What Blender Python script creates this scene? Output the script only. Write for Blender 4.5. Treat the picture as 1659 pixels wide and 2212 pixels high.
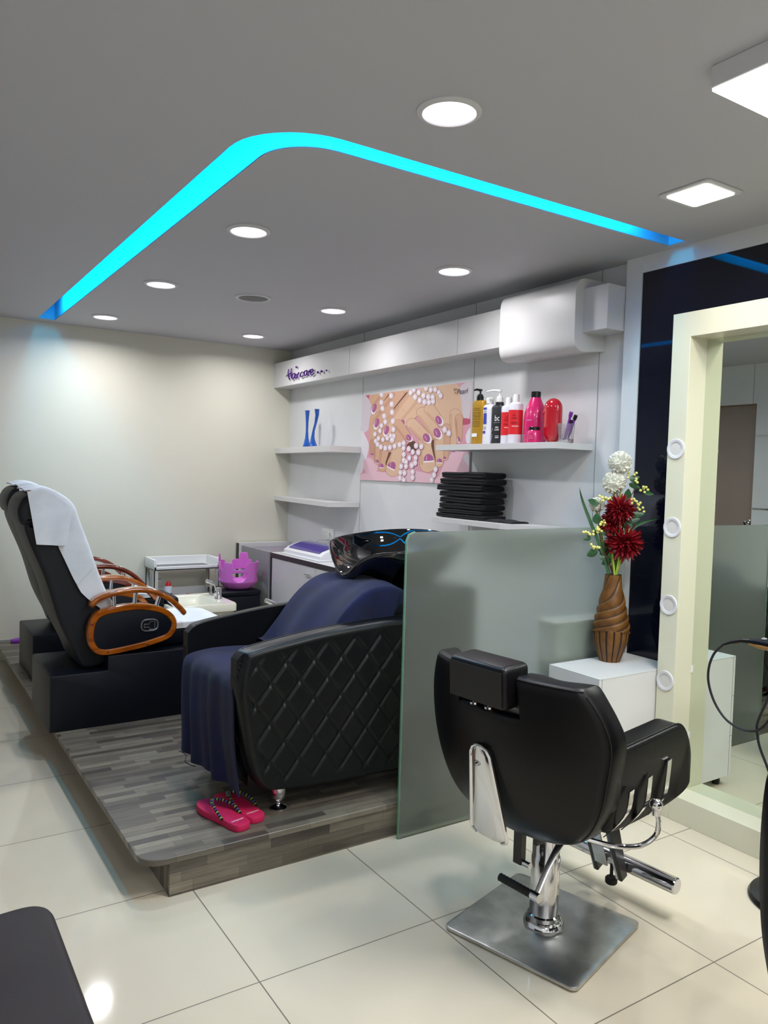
import bpy, bmesh, math, random
from mathutils import Vector, Matrix
random.seed(7)
for o in list(bpy.data.objects): bpy.data.objects.remove(o)
sc = bpy.context.scene
C = sc.collection
PI = math.pi

# ------------------------------------------------------------------ camera, world, exposure
cam = bpy.data.cameras.new('camera'); co = bpy.data.objects.new('camera', cam); C.objects.link(co)
cam.sensor_fit = 'HORIZONTAL'; cam.sensor_width = 36.0; cam.lens = 1681.66 / 1659 * 36; cam.clip_start = .02
R = (0.83962237, -0.54242895, 0.02837429); D = (-0.00296252, -0.05681065, -0.99838058); F = (0.54316249, 0.83817861, -0.04930645)
co.matrix_world = Matrix(((R[0], -D[0], -F[0], 0), (R[1], -D[1], -F[1], 0), (R[2], -D[2], -F[2], 1.44), (0, 0, 0, 1)))
sc.camera = co
w = bpy.data.worlds.new('world'); sc.world = w; w.use_nodes = True
w.node_tree.nodes['Background'].inputs[0].default_value = (.6, .65, .7, 1); w.node_tree.nodes['Background'].inputs[1].default_value = .15
sc.view_settings.view_transform = 'Standard'; sc.view_settings.look = 'None'; sc.view_settings.gamma = 1
sc.view_settings.use_curve_mapping = False
sc.view_settings.exposure = -0.45

LAMP = 10.5         # watts of a round downlight
PANEL = 42.0        # the square surface light

# ------------------------------------------------------------------ materials
def srgb(h):
    if isinstance(h, str):
        h = h.lstrip('#'); v = [int(h[i:i+2], 16) / 255 for i in (0, 2, 4)]
    else: v = list(h)
    return tuple((c / 12.92 if c <= .04045 else ((c + .055) / 1.055) ** 2.4) for c in v) + (1,)
def mat(name, col, rough=.5, metal=0, spec=.5, bump=None, var=None, coat=0, sheen=0, emit=None, es=0, trans=0, ior=1.45, alpha=1, aniso=0, coatr=.03):
    m = bpy.data.materials.new(name); m.use_nodes = True; nt = m.node_tree; b = nt.nodes['Principled BSDF']
    c = srgb(col); I = b.inputs
    I['Base Color'].default_value = c; I['Roughness'].default_value = rough; I['Metallic'].default_value = metal
    I['Specular IOR Level'].default_value = spec; I['Coat Weight'].default_value = coat; I['Coat Roughness'].default_value = coatr
    I['Sheen Weight'].default_value = sheen; I['Transmission Weight'].default_value = trans; I['IOR'].default_value = ior
    I['Alpha'].default_value = alpha
    if aniso: I['Anisotropic'].default_value = aniso
    if emit: I['Emission Color'].default_value = srgb(emit); I['Emission Strength'].default_value = es
    if bump or var:
        tc = nt.nodes.new('ShaderNodeTexCoord')
    if bump:
        n = nt.nodes.new('ShaderNodeTexNoise'); n.inputs['Scale'].default_value = bump[0]; n.inputs['Detail'].default_value = 4
        bp = nt.nodes.new('ShaderNodeBump'); bp.inputs['Strength'].default_value = bump[1]; bp.inputs['Distance'].default_value = bump[2] if len(bump) > 2 else .002
        nt.links.new(tc.outputs['Object'], n.inputs['Vector']); nt.links.new(n.outputs[0], bp.inputs['Height']); nt.links.new(bp.outputs[0], I['Normal'])
    if var:
        n = nt.nodes.new('ShaderNodeTexNoise'); n.inputs['Scale'].default_value = var[0]; n.inputs['Detail'].default_value = 5
        mx = nt.nodes.new('ShaderNodeMix'); mx.data_type = 'RGBA'
        mx.inputs[6].default_value = c; mx.inputs[7].default_value = srgb(var[1])
        mp = nt.nodes.new('ShaderNodeMapping'); mp.inputs['Scale'].default_value = var[2] if len(var) > 2 else (1, 1, 1)
        rp = nt.nodes.new('ShaderNodeValToRGB'); rp.color_ramp.elements[0].position = .38; rp.color_ramp.elements[1].position = .66
        nt.links.new(tc.outputs['Object'], mp.inputs[0]); nt.links.new(mp.outputs[0], n.inputs['Vector']); nt.links.new(n.outputs[0], rp.inputs[0])
        nt.links.new(rp.outputs[0], mx.inputs[0]); nt.links.new(mx.outputs[2], I['Base Color'])
    return m

M = {}
M['laminate'] = mat('white_laminate', '#d3d3d3', .35, var=(3, '#cecfce'))
M['panel'] = mat('white_wall_panel', '#d6d8d9', .3, var=(2.5, '#cfd2d3'))
M['cream_wall'] = mat('cream_paint', '#dcdac9', .45, bump=(40, .05), var=(1.2, '#d7d6c6'))
M['paint'] = mat('ceiling_paint', '#bcbcc1', .7, bump=(60, .04))
M['white_paint'] = mat('white_paint', '#d4d5d3', .5)
M['frame_paint'] = mat('cream_lacquer', '#d3d1bb', .3)
M['seam'] = mat('seam_grey', '#8d9092', .8)
M['black_glass'] = mat('black_lacquered_glass', '#0a0d1d', .04, spec=.6)
M['mirror'] = mat('mirror_silver', '#dfe6dc', .0, metal=1)
M['chrome'] = mat('chrome', '#d8d8dc', .09, metal=1)
M['silver'] = mat('satin_silver', '#dcdce0', .3, metal=1)
M['steel'] = mat('brushed_steel', '#cfcecb', .33, metal=1, bump=(9, .05), var=(14, '#b5b4b2'), aniso=.3)
M['leather'] = mat('black_leather', '#050509', .36, bump=(260, .18, .001), spec=.3)
M['leather_seam'] = mat('leather_seam', '#050508', .6)
M['navy_leather'] = mat('navy_black_leather', '#060b16', .42, bump=(240, .2, .001), spec=.3)
M['quilt_leather'] = mat('quilted_leather', '#05080b', .38, bump=(300, .15, .001), spec=.32)
M['grey_leather'] = mat('grey_black_leather', '#12151c', .45, bump=(220, .2, .001), spec=.35)
M['bench_leather'] = mat('brown_black_upholstery', '#2a2628', .65, bump=(90, .2, .001), var=(6, '#242023'))
M['black_plastic'] = mat('black_plastic', '#0c0c0e', .3)
M['rubber'] = mat('black_rubber', '#111112', .7, bump=(300, .2))
M['navy_towel'] = mat('navy_terry', '#0a123e', .95, bump=(1100, .7, .0015), var=(8, '#080f30'), sheen=.08)
M['white_towel'] = mat('white_terry', '#dcdee2', .95, bump=(1000, .7, .0015), var=(9, '#cfd2d6'), sheen=.2)
M['black_towel'] = mat('black_terry', '#04050d', .95, bump=(1100, .7, .0015), sheen=.05)
M['charcoal_towel'] = mat('charcoal_terry', '#0f1017', .95, bump=(1100, .7, .0015), sheen=.05)
M['pink_foam'] = mat('pink_foam', '#c21a50', .6, bump=(200, .1))
M['purple_lid'] = mat('purple_lid', '#3a2391', .2, coat=.6)
M['device'] = mat('white_device_plastic', '#dde0e4', .35)
M['pink_plastic'] = mat('pink_plastic', '#cf6cc8', .35, sheen=.1)
M['grey_plastic'] = mat('light_grey_plastic', '#c9c6bd', .5)
M['white_plastic'] = mat('white_plastic', '#e4e4e2', .35)
M['ivory'] = mat('ivory_ceramic', '#e6e2cd', .18, coat=.5)
M['black_ceramic'] = mat('black_ceramic', '#030408', .03, coat=1)
M['grey_board'] = mat('grey_board', '#8f9192', .45)
M['dark_edge'] = mat('dark_edge_band', '#2a262c', .45)
M['purple_shelf'] = mat('mauve_counter', '#8a8096', .25)
M['blue_glass'] = mat('blue_glazed_glass', '#0a63cc', .08, coat=1, trans=.25)
M['lamp_rim'] = mat('white_lamp_rim', '#cfcfd2', .4)
M['diffuser'] = mat('lit_diffuser', '#ffffff', .5, emit='#fbf6ff', es=4)
M['panel_lit'] = mat('lit_square_diffuser', '#ffffff', .5, emit='#fbfff8', es=4)
M['warm_lit'] = mat('lit_warm_diffuser', '#ffffff', .5, emit='#fffdf0', es=4)
M['unlit'] = mat('unlit_diffuser', '#cdc9c4', .5)
M['cove'] = mat('cyan_led_strip', '#003050', .5, emit=(0, .80, 1.0), es=50)
M['cove_glow_tint'] = mat('led_glow_tinted_lining', '#5cc0e6', .6)  # glow of the LED strip painted into the lining colour
M['speaker_grille'] = mat('speaker_grille', '#77787a', .7)
M['purple_metal'] = mat('purple_metallic', '#5b2a92', .25, metal=.6)
M['door_brown'] = mat('taupe_door', '#95857b', .45, var=(2, '#8e7e74'))
M['door_frame'] = mat('brown_door_frame', '#8c6840', .45)
M['dark_frame'] = mat('dark_brown', '#4a352a', .5)
M['arm_wood'] = mat('honey_varnished_wood', '#a3560f', .16, var=(9, '#7d3a08', (1, 6, 6)), coat=.8)
M['arm_wood_dark'] = mat('red_brown_varnished_wood', '#742a10', .16, var=(9, '#5b1f0c', (1, 6, 6)), coat=.8)
M['vase_wood'] = mat('brown_carved_ceramic', '#70491c', .42, var=(22, '#573610'))
M['vase_dark'] = mat('vase_groove', '#2c1a0c', .6)
M['leaf'] = mat('green_leaf', '#2c5a33', .4, var=(20, '#1d4426'))
M['leaf_light'] = mat('light_green_leaf', '#4d7a3c', .4)
M['stem'] = mat('yellow_green_stem', '#93a83a', .5)
M['twig'] = mat('brown_twig', '#4b3326', .7)
M['white_petal'] = mat('white_petal', '#f0f0e6', .6)
M['red_petal'] = mat('red_petal', '#97091c', .55, var=(30, '#6f0614'))
M['berry'] = mat('yellow_berry', '#dcd97c', .35)
M['gold_bottle'] = mat('gold_bottle', '#b48a24', .35, metal=.25)
M['white_bottle'] = mat('white_bottle', '#e2e4ee', .3)
M['black_bottle'] = mat('charcoal_bottle', '#1d2027', .4)
M['red_label'] = mat('red_label', '#d8202c', .4)
M['blue_label'] = mat('blue_label', '#3a3ea8', .4)
M['magenta'] = mat('magenta_bottle', '#cf1f6a', .25, coat=.4)
M['red_gloss'] = mat('red_gloss', '#cc1a2e', .12, coat=.8, trans=.2)
M['ink_dark'] = mat('dark_ink', '#3a3530', .6)
M['ink_dred'] = mat('dark_red_ink', '#8c1620', .6)
M['ink_light'] = mat('light_ink', '#e8e8ea', .5)
M['ink_grey'] = mat('grey_ink', '#9a9ca0', .5)
M['ink_gold'] = mat('brown_ink', '#8a6a18', .5)
M['clear'] = mat('clear_plastic', '#f4f4f6', .05, trans=.92, ior=1.3)
M['purple_plastic'] = mat('purple_plastic', '#7c2fa0', .35)
M['gold_plastic'] = mat('gold_plastic', '#9a7440', .35)
M['cable'] = mat('black_cable', '#14151c', .45)
M['white_cable'] = mat('white_cable', '#cfd2dc', .5)
M['stripe_dark'] = mat('braid_black', '#17141f', .6)
M['stripe_green'] = mat('braid_green', '#9fc24a', .6)
M['stripe_violet'] = mat('braid_violet', '#5b5aa0', .6)

def frosted():
    m = bpy.data.materials.new('frosted_glass'); m.use_nodes = True; nt = m.node_tree; b = nt.nodes['Principled BSDF']; I = b.inputs
    I['Base Color'].default_value = srgb('#dbe4dc'); I['Roughness'].default_value = .32; I['Transmission Weight'].default_value = .93
    I['IOR'].default_value = 1.25; I['Coat Weight'].default_value = .5; I['Coat Roughness'].default_value = .22; I['Coat IOR'].default_value = 1.5
    return m
M['frosted'] = frosted()
M['glass_edge'] = mat('green_glass_edge', '#86b496', .15, trans=.3)

def tile_mat():
    m = bpy.data.materials.new('cream_vitrified_tiles'); m.use_nodes = True; nt = m.node_tree; L = nt.links; b = nt.nodes['Principled BSDF']
    tc = nt.nodes.new('ShaderNodeTexCoord'); mp = nt.nodes.new('ShaderNodeMapping')
    mp.inputs['Location'].default_value = (-0.893 / .6046, -1.953 / .6046, 0); mp.inputs['Scale'].default_value = (1 / .6046, 1 / .6046, 1)
    br = nt.nodes.new('ShaderNodeTexBrick'); br.offset = 0; br.inputs['Scale'].default_value = 1; br.inputs['Brick Width'].default_value = 1; br.inputs['Row Height'].default_value = 1
    br.inputs['Mortar Size'].default_value = .0032; br.inputs['Mortar Smooth'].default_value = .1
    br.inputs['Color1'].default_value = srgb('#d7cdb8'); br.inputs['Color2'].default_value = srgb('#d3c9b4'); br.inputs['Mortar'].default_value = srgb('#6f665a')
    L.new(tc.outputs['Object'], mp.inputs[0]); L.new(mp.outputs[0], br.inputs['Vector'])
    n = nt.nodes.new('ShaderNodeTexNoise'); n.inputs['Scale'].default_value = 1.7; n.inputs['Detail'].default_value = 6
    L.new(tc.outputs['Object'], n.inputs['Vector'])
    mx = nt.nodes.new('ShaderNodeMix'); mx.data_type = 'RGBA'; mx.blend_type = 'MULTIPLY'; mx.inputs[0].default_value = .18
    L.new(br.outputs[0], mx.inputs[6]); L.new(n.outputs[0], mx.inputs[7]); L.new(mx.outputs[2], b.inputs['Base Color'])
    mr = nt.nodes.new('ShaderNodeMapRange'); mr.inputs[3].default_value = .07; mr.inputs[4].default_value = .6; L.new(br.outputs['Fac'], mr.inputs[0]); L.new(mr.outputs[0], b.inputs['Roughness'])
    return m
M['tiles'] = tile_mat()

def plank_mat(name, vert=False):
    m = bpy.data.materials.new(name); m.use_nodes = True; nt = m.node_tree; L = nt.links; b = nt.nodes['Principled BSDF']
    tc = nt.nodes.new('ShaderNodeTexCoord'); sp = nt.nodes.new('ShaderNodeSeparateXYZ'); L.new(tc.outputs['Object'], sp.inputs[0])
    su = nt.nodes.new('ShaderNodeMath'); su.operation = 'SUBTRACT'; L.new(sp.outputs[1], su.inputs[0]); L.new(sp.outputs[2], su.inputs[1])
    cb = nt.nodes.new('ShaderNodeCombineXYZ')
    if vert: L.new(sp.outputs[2], cb.inputs[0]); L.new(sp.outputs[1], cb.inputs[1])
    else: L.new(sp.outputs[0], cb.inputs[0]); L.new(su.outputs[0], cb.inputs[1])
    br = nt.nodes.new('ShaderNodeTexBrick'); br.offset = .37; br.offset_frequency = 2; br.squash = .7; br.squash_frequency = 3
    br.inputs['Scale'].default_value = 1; br.inputs['Brick Width'].default_value = .24; br.inputs['Row Height'].default_value = .036
    br.inputs['Mortar Size'].default_value = .0006; br.inputs['Color1'].default_value = srgb('#4c4540'); br.inputs['Color2'].default_value = srgb('#8b8374'); br.inputs['Mortar'].default_value = srgb('#4a443e')
    L.new(cb.outputs[0], br.inputs['Vector'])
    mp = nt.nodes.new('ShaderNodeMapping'); mp.inputs['Scale'].default_value = (5, 60, 60); L.new(cb.outputs[0], mp.inputs[0])
    n = nt.nodes.new('ShaderNodeTexNoise'); n.inputs['Scale'].default_value = 1; n.inputs['Detail'].default_value = 8; n.inputs['Roughness'].default_value = .7; L.new(mp.outputs[0], n.inputs['Vector'])
    rp = nt.nodes.new('ShaderNodeValToRGB'); rp.color_ramp.elements[0].position = .3; rp.color_ramp.elements[0].color = (.35, .33, .32, 1); rp.color_ramp.elements[1].position = .7; rp.color_ramp.elements[1].color = (1.1, 1.1, 1.05, 1)
    L.new(n.outputs[0], rp.inputs[0])
    mx = nt.nodes.new('ShaderNodeMix'); mx.data_type = 'RGBA'; mx.blend_type = 'MULTIPLY'; mx.inputs[0].default_value = .75
    L.new(br.outputs[0], mx.inputs[6]); L.new(rp.outputs[0], mx.inputs[7]); L.new(mx.outputs[2], b.inputs['Base Color'])
    b.inputs['Roughness'].default_value = .42
    return m
M['planks'] = plank_mat('weathered_plank_laminate'); M['planks_v'] = plank_mat('weathered_plank_laminate_upright', True)

# ------------------------------------------------------------------ mesh building helpers
class MB:
    """collects geometry for ONE mesh; mi = material slot"""
    def __init__(s): s.v = []; s.f = []; s.m = []; s.mi = 0
    def add(s, vs, fs, M4=None):
        k = len(s.v)
        s.v += [tuple(M4 @ Vector(p)) if M4 is not None else tuple(p) for p in vs]
        for f in fs: s.f.append(tuple(i + k for i in f)); s.m.append(s.mi)
        return s
    def slot(s, i): s.mi = i; return s
    def bm(s, b, M4=None):
        b.verts.ensure_lookup_table(); b.verts.index_update()
        s.add([v.co.copy() for v in b.verts], [[v.index for v in f.verts] for f in b.faces], M4); b.free(); return s
    def box(s, x0, x1, y0, y1, z0, z1, bev=0, seg=2, M4=None):
        b = bmesh.new(); bmesh.ops.create_cube(b, size=1)
        for v in b.verts: v.co = Vector(((x0 + x1) / 2 + v.co.x * (x1 - x0), (y0 + y1) / 2 + v.co.y * (y1 - y0), (z0 + z1) / 2 + v.co.z * (z1 - z0)))
        if bev: bmesh.ops.bevel(b, geom=b.edges[:], offset=bev, segments=seg, affect='EDGES', profile=.5)
        return s.bm(b, M4)
    def prism(s, poly, a0, a1, axis='z', bev=0, seg=2, M4=None):
        """poly in the plane across the axis: z:(x,y)  y:(x,z)  x:(y,z)"""
        def P(u, v, a): return (u, v, a) if axis == 'z' else ((u, a, v) if axis == 'y' else (a, u, v))
        b = bmesh.new(); A = [b.verts.new(P(u, v, a0)) for u, v in poly]; Bv = [b.verts.new(P(u, v, a1)) for u, v in poly]; n = len(poly)
        f0 = b.faces.new(A); f1 = b.faces.new(Bv[::-1])
        for i in range(n): b.faces.new((A[i], Bv[i], Bv[(i+1) % n], A[(i+1) % n]))
        bmesh.ops.recalc_face_normals(b, faces=b.faces[:])
        if bev:
            es = [e for e in b.edges if (e in f0.edges[:] or e in f1.edges[:])]
            bmesh.ops.bevel(b, geom=es, offset=bev, segments=seg, affect='EDGES', profile=.5)
        return s.bm(b, M4)
    def grid(s, fn, nu, nv, cu=False, cv=False, M4=None):
        vs = [fn(i / (nu if cu else nu - 1), j / (nv if cv else nv - 1)) for j in range(nv) for i in range(nu)]
        fs = []
        for j in range(nv if cv else nv - 1):
            for i in range(nu if cu else nu - 1):
                a = j * nu + i; b = j * nu + (i + 1) % nu; c = ((j + 1) % nv) * nu + (i + 1) % nu; d = ((j + 1) % nv) * nu + i
                fs.append((a, b, c, d))
        return s.add(vs, fs, M4)
    def tube(s, pts, r, n=10, caps=True, flat=1.0, M4=None, up=None):
        pts = [Vector(p) for p in pts]; rs = r if isinstance(r, (list, tuple)) else [r] * len(pts)
        T = [(pts[min(i+1, len(pts)-1)] - pts[max(i-1, 0)]).normalized() for i in range(len(pts))]
        u = Vector(up) if up else (Vector((0, 0, 1)) if abs(T[0].z) < .9 else Vector((1, 0, 0)))
        vs = []; u = (u - T[0] * u.dot(T[0])).normalized()
        for i, p in enumerate(pts):
            u = (u - T[i] * u.dot(T[i])).normalized(); w_ = T[i].cross(u)
            for k in range(n):
                a = 2 * PI * k / n; vs.append(p + u * math.cos(a) * rs[i] * flat + w_ * math.sin(a) * rs[i])
        fs = [(j*n+k, j*n+(k+1) % n, (j+1)*n+(k+1) % n, (j+1)*n+k) for j in range(len(pts)-1) for k in range(n)]
        if caps: fs += [tuple(range(n))[::-1], tuple((len(pts)-1)*n+k for k in range(n))]
        return s.add(vs, fs, M4)
    def lathe(s, prof, c=(0, 0, 0), n=32, axis='z', M4=None, rf=None):
        vs = []
        for (r, z) in prof:
            for k in range(n):
                a = 2 * PI * k / n; q = r * (rf(a, z) if rf else 1); x, y = q * math.cos(a), q * math.sin(a)
                p = (x, y, z) if axis == 'z' else ((x, z, y) if axis == 'y' else (z, x, y))
                vs.append((c[0] + p[0], c[1] + p[1], c[2] + p[2]))
        fs = [(j*n+k, j*n+(k+1) % n, (j+1)*n+(k+1) % n, (j+1)*n+k) for j in range(len(prof)-1) for k in range(n)]
        if prof[0][0] > 1e-6: fs.append(tuple(range(n))[::-1])
        if prof[-1][0] > 1e-6: fs.append(tuple((len(prof)-1)*n+k for k in range(n)))
        return s.add(vs, fs, M4)
    def ball(s, c, r, n=12, m=8, M4=None):
        rx, ry, rz = r if isinstance(r, (tuple, list)) else (r, r, r)
        prof = [(math.sin(PI * i / m), -math.cos(PI * i / m)) for i in range(m + 1)]
        vs = [(c[0] + rx * q * math.cos(2*PI*k/n), c[1] + ry * q * math.sin(2*PI*k/n), c[2] + rz * z) for q, z in prof for k in range(n)]
        fs = [(j*n+k, j*n+(k+1) % n, (j+1)*n+(k+1) % n, (j+1)*n+k) for j in range(m) for k in range(n)]
        return s.add(vs, fs, M4)

def cr(pts, k=8, closed=False):
    """Catmull-Rom through points"""
    pts = [Vector(p) for p in pts]; n = len(pts); out = []
    for i in range(n if closed else n - 1):
        g = (lambda j: pts[j % n]) if closed else (lambda j: pts[max(0, min(n-1, j))])
        a, b, c, d = g(i-1), g(i), g(i+1), g(i+2)
        for q in range(k):
            t = q / k; out.append(.5 * ((2*b) + (c-a)*t + (2*a-5*b+4*c-d)*t*t + (-a+3*b-3*c+d)*t*t*t))
    if not closed: out.append(pts[-1])
    return out
def rrect(x0, x1, y0, y1, r, k=6):
    out = []
    for cx, cy, a0 in ((x1-r, y1-r, 0), (x0+r, y1-r, 90), (x0+r, y0+r, 180), (x1-r, y0+r, 270)):
        for i in range(k+1):
            a = math.radians(a0 + 90 * i / k); out.append((cx + r*math.cos(a), cy + r*math.sin(a)))
    return out
def rpoly(pts, rad, k=5):
    """round the corners of a 2-D polygon"""
    out = []; n = len(pts); rad = rad if isinstance(rad, (list, tuple)) else [rad] * n
    for i in range(n):
        p = Vector(pts[i]); a = Vector(pts[i-1]) - p; b = Vector(pts[(i+1) % n]) - p
        r = min(rad[i], a.length*.45, b.length*.45)
        if r <= 0: out.append(tuple(p)); continue
        A = p + a.normalized()*r; Bq = p + b.normalized()*r
        for q in range(k+1):
            t = q/k; v = A*(1-t)**2 + p*2*t*(1-t) + Bq*t*t; out.append((v.x, v.y))
    return out

def wl(o):
    l = Vector(o.location)
    while o.parent: o = o.parent; l = l + Vector(o.location)
    return l
def obj(name, mb, m, parent=None, world=True, smooth=35, kind=None):
    """link mb as ONE object. Top-level: origin goes to the base of the mesh. Child: world=True means mb is in room coordinates"""
    me = bpy.data.meshes.new(name)
    vs = mb.v
    if parent is None:
        xs, ys, zs = zip(*vs); loc = Vector(((min(xs)+max(xs))/2, (min(ys)+max(ys))/2, min(zs)))
        vs = [(x-loc.x, y-loc.y, z-loc.z) for x, y, z in vs]
    elif world:
        l = wl(parent); vs = [(x-l.x, y-l.y, z-l.z) for x, y, z in vs]
    me.from_pydata(vs, [], mb.f); me.validate()
    ms = m if isinstance(m, (list, tuple)) else [m]
    for q in ms: me.materials.append(M[q])
    if len(me.polygons) == len(mb.m): me.polygons.foreach_set('material_index', mb.m)
    b = bmesh.new(); b.from_mesh(me); bmesh.ops.recalc_face_normals(b, faces=b.faces[:]); b.to_mesh(me); b.free()
    if smooth:
        me.polygons.foreach_set('use_smooth', [True]*len(me.polygons)); me.set_sharp_from_angle(angle=math.radians(smooth))
    o = bpy.data.objects.new(name, me); C.objects.link(o)
    if parent is None: o.location = loc
    else: o.parent = parent
    if kind: o['kind'] = kind
    return o
def tag(o, label, cat, group=None):
    o['label'] = label; o['category'] = cat
    if group: o['group'] = group
    return o
def thing(name, label, cat, loc=(0, 0, 0), rz=0, group=None):
    o = bpy.data.objects.new(name, None); C.objects.link(o); o.location = loc; o.rotation_euler = (0, 0, rz); o.empty_display_size = .1
    return tag(o, label, cat, group)
def struct(name, mb, m, smooth=35): return obj(name, mb, m, smooth=smooth, kind='structure')
def dup(root, loc, label=None, rz=None):
    r = root.copy(); C.objects.link(r); r.location = loc
    if label: r['label'] = label
    if rz is not None: r.rotation_euler = (0, 0, rz)
    for ch in list(root.children):
        c = ch.copy(); C.objects.link(c); c.parent = r
        for g in list(ch.children):
            d = g.copy(); C.objects.link(d); d.parent = c
    return r
def text_mesh(mb, txt, size, M4, depth=.0004, slot=0, squeeze=1):
    cu = bpy.data.curves.new('lettering', 'FONT'); cu.body = txt; cu.size = size; cu.extrude = depth; cu.resolution_u = 3; cu.align_x = 'CENTER'
    t = bpy.data.objects.new('lettering', cu); C.objects.link(t)
    bpy.context.view_layer.update()
    me = bpy.data.meshes.new_from_object(t.evaluated_get(bpy.context.evaluated_depsgraph_get()))
    mb.slot(slot); mb.add([(v.co.x*squeeze, v.co.y, v.co.z) for v in me.vertices], [tuple(p.vertices) for p in me.polygons], M4)
    bpy.data.objects.remove(t); bpy.data.curves.remove(cu); bpy.data.meshes.remove(me)
# lettering lying on a plane X = const and read from the room: its right is -Y, its up is +Z
def onX(x, y, z): return Matrix(((0, 0, -1, x), (-1, 0, 0, y), (0, 1, 0, z), (0, 0, 0, 1)))

# ------------------------------------------------------------------ room
XL, XR, YF, YB, ZC = -.48, 3.02, -2.6, 6.22, 2.48
struct('floor', MB().box(XL-.1, XR+.1, YF-.1, YB+.1, -.1, 0), 'tiles')
bpy.data.objects['floor'].data.transform(Matrix.Translation(bpy.data.objects['floor'].location)); bpy.data.objects['floor'].location = (0, 0, 0)

# cove outline (outer and inner edge of the slot in the ceiling)
def cove_path(x, y, r, x1, y1, k=10):
    p = [(x, y1)]
    for i in range(k+1):
        a = PI + (PI/2) * i / k; p.append((x + r + r*math.cos(a), y + r + r*math.sin(a)))
    return p + [(x1, y)]
OUT = cove_path(.950, 2.18, .27, 2.93, 6.09); INN = cove_path(1.066, 2.272, .19, 2.93, 6.09)
def ceiling():
    mb = MB(); t = .16; z0, z1 = ZC, ZC + t
    b = bmesh.new()
    # island and surround as polygons
    isl = INN + [(2.93, 6.09)]
    sur = [(XL-.1, YF-.1), (XR+.1, YF-.1), (XR+.1, YB+.1), (XL-.1, YB+.1)]
    # surround: left piece down to the slot start, then front, then strips past the slot ends
    mb.prism([(XL-.1, YB+.1), (XL-.1, YF-.1), (.95, YF-.1), (.95, 6.09), (.95, YB+.1)], z0, z1)
    mb.prism([(.95, YF-.1), (XR+.1, YF-.1), (XR+.1, 2.18), (2.93, 2.18)] + [q for q in OUT[::-1][1:-1]] , z0, z1)
    mb.prism([(2.93, 2.18), (XR+.1, 2.18), (XR+.1, YB+.1), (2.93, YB+.1)], z0, z1)
    mb.prism([(.95, 6.09), (2.93, 6.09), (2.93, YB+.1), (.95, YB+.1)], z0, z1)
    mb.prism(isl, z0, z1)
    return mb
struct('ceiling', ceiling(), 'paint')
# slot walls with the cyan LED glow put into their colour, hidden roof and the LED strip
def ribbon(P, Q, z0, z1, mb):
    n = len(P); vs = [(x, y, z0) for x, y in P] + [(x, y, z1) for x, y in Q]; mb.add(vs, [(i, i+1, n+i+1, n+i) for i in range(n-1)])
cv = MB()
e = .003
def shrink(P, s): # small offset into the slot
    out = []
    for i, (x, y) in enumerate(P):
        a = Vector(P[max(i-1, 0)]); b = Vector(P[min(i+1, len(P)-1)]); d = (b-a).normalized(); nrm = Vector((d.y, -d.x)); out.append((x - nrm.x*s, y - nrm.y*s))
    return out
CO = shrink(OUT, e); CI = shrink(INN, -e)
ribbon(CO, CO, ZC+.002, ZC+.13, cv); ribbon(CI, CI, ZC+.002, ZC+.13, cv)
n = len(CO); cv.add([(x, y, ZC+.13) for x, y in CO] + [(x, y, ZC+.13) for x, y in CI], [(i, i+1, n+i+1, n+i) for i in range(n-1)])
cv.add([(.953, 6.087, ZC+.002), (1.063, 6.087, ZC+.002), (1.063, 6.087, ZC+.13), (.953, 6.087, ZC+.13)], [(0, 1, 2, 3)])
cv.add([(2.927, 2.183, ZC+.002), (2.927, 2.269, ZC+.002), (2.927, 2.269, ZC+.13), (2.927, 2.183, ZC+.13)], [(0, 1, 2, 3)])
t = thing('cove_light', 'curved cyan LED cove light set in a slot of the ceiling', 'ceiling light', (1.0, 2.2, ZC))
obj('slot_lining', cv, 'cove_glow_tint', t, smooth=30)
ls = MB(); A = shrink(OUT, .012); Bq = shrink(OUT, .045); m_ = len(A)
A[0] = (A[0][0], 5.80); Bq[0] = (Bq[0][0], 5.80); A[-1] = (2.70, A[-1][1]); Bq[-1] = (2.70, Bq[-1][1])
ls.add([(x, y, ZC+.118) for x, y in A] + [(x, y, ZC+.118) for x, y in Bq] + [(x, y, ZC+.124) for x, y in A] + [(x, y, ZC+.124) for x, y in Bq],
       [(i, i+1, m_+i+1, m_+i) for i in range(m_-1)] + [(2*m_+i, 2*m_+i+1, 3*m_+i+1, 3*m_+i) for i in range(m_-1)] + [(m_+i, m_+i+1, 3*m_+i+1, 3*m_+i) for i in range(m_-1)] + [(i, i+1, 2*m_+i+1, 2*m_+i) for i in range(m_-1)])
obj('led_strip', ls, 'cove', t)

struct('wall_back', MB().box(XL-.1, XR+.1, YB, YB+.1, -.0, ZC), 'cream_wall')
struct('wall_right', MB().box(XR, XR+.1, YF, YB, 0, ZC), 'panel')
struct('wall_front', MB().box(XL-.1, XR+.1, YF-.1, YF, 0, ZC), 'white_paint')
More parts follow.
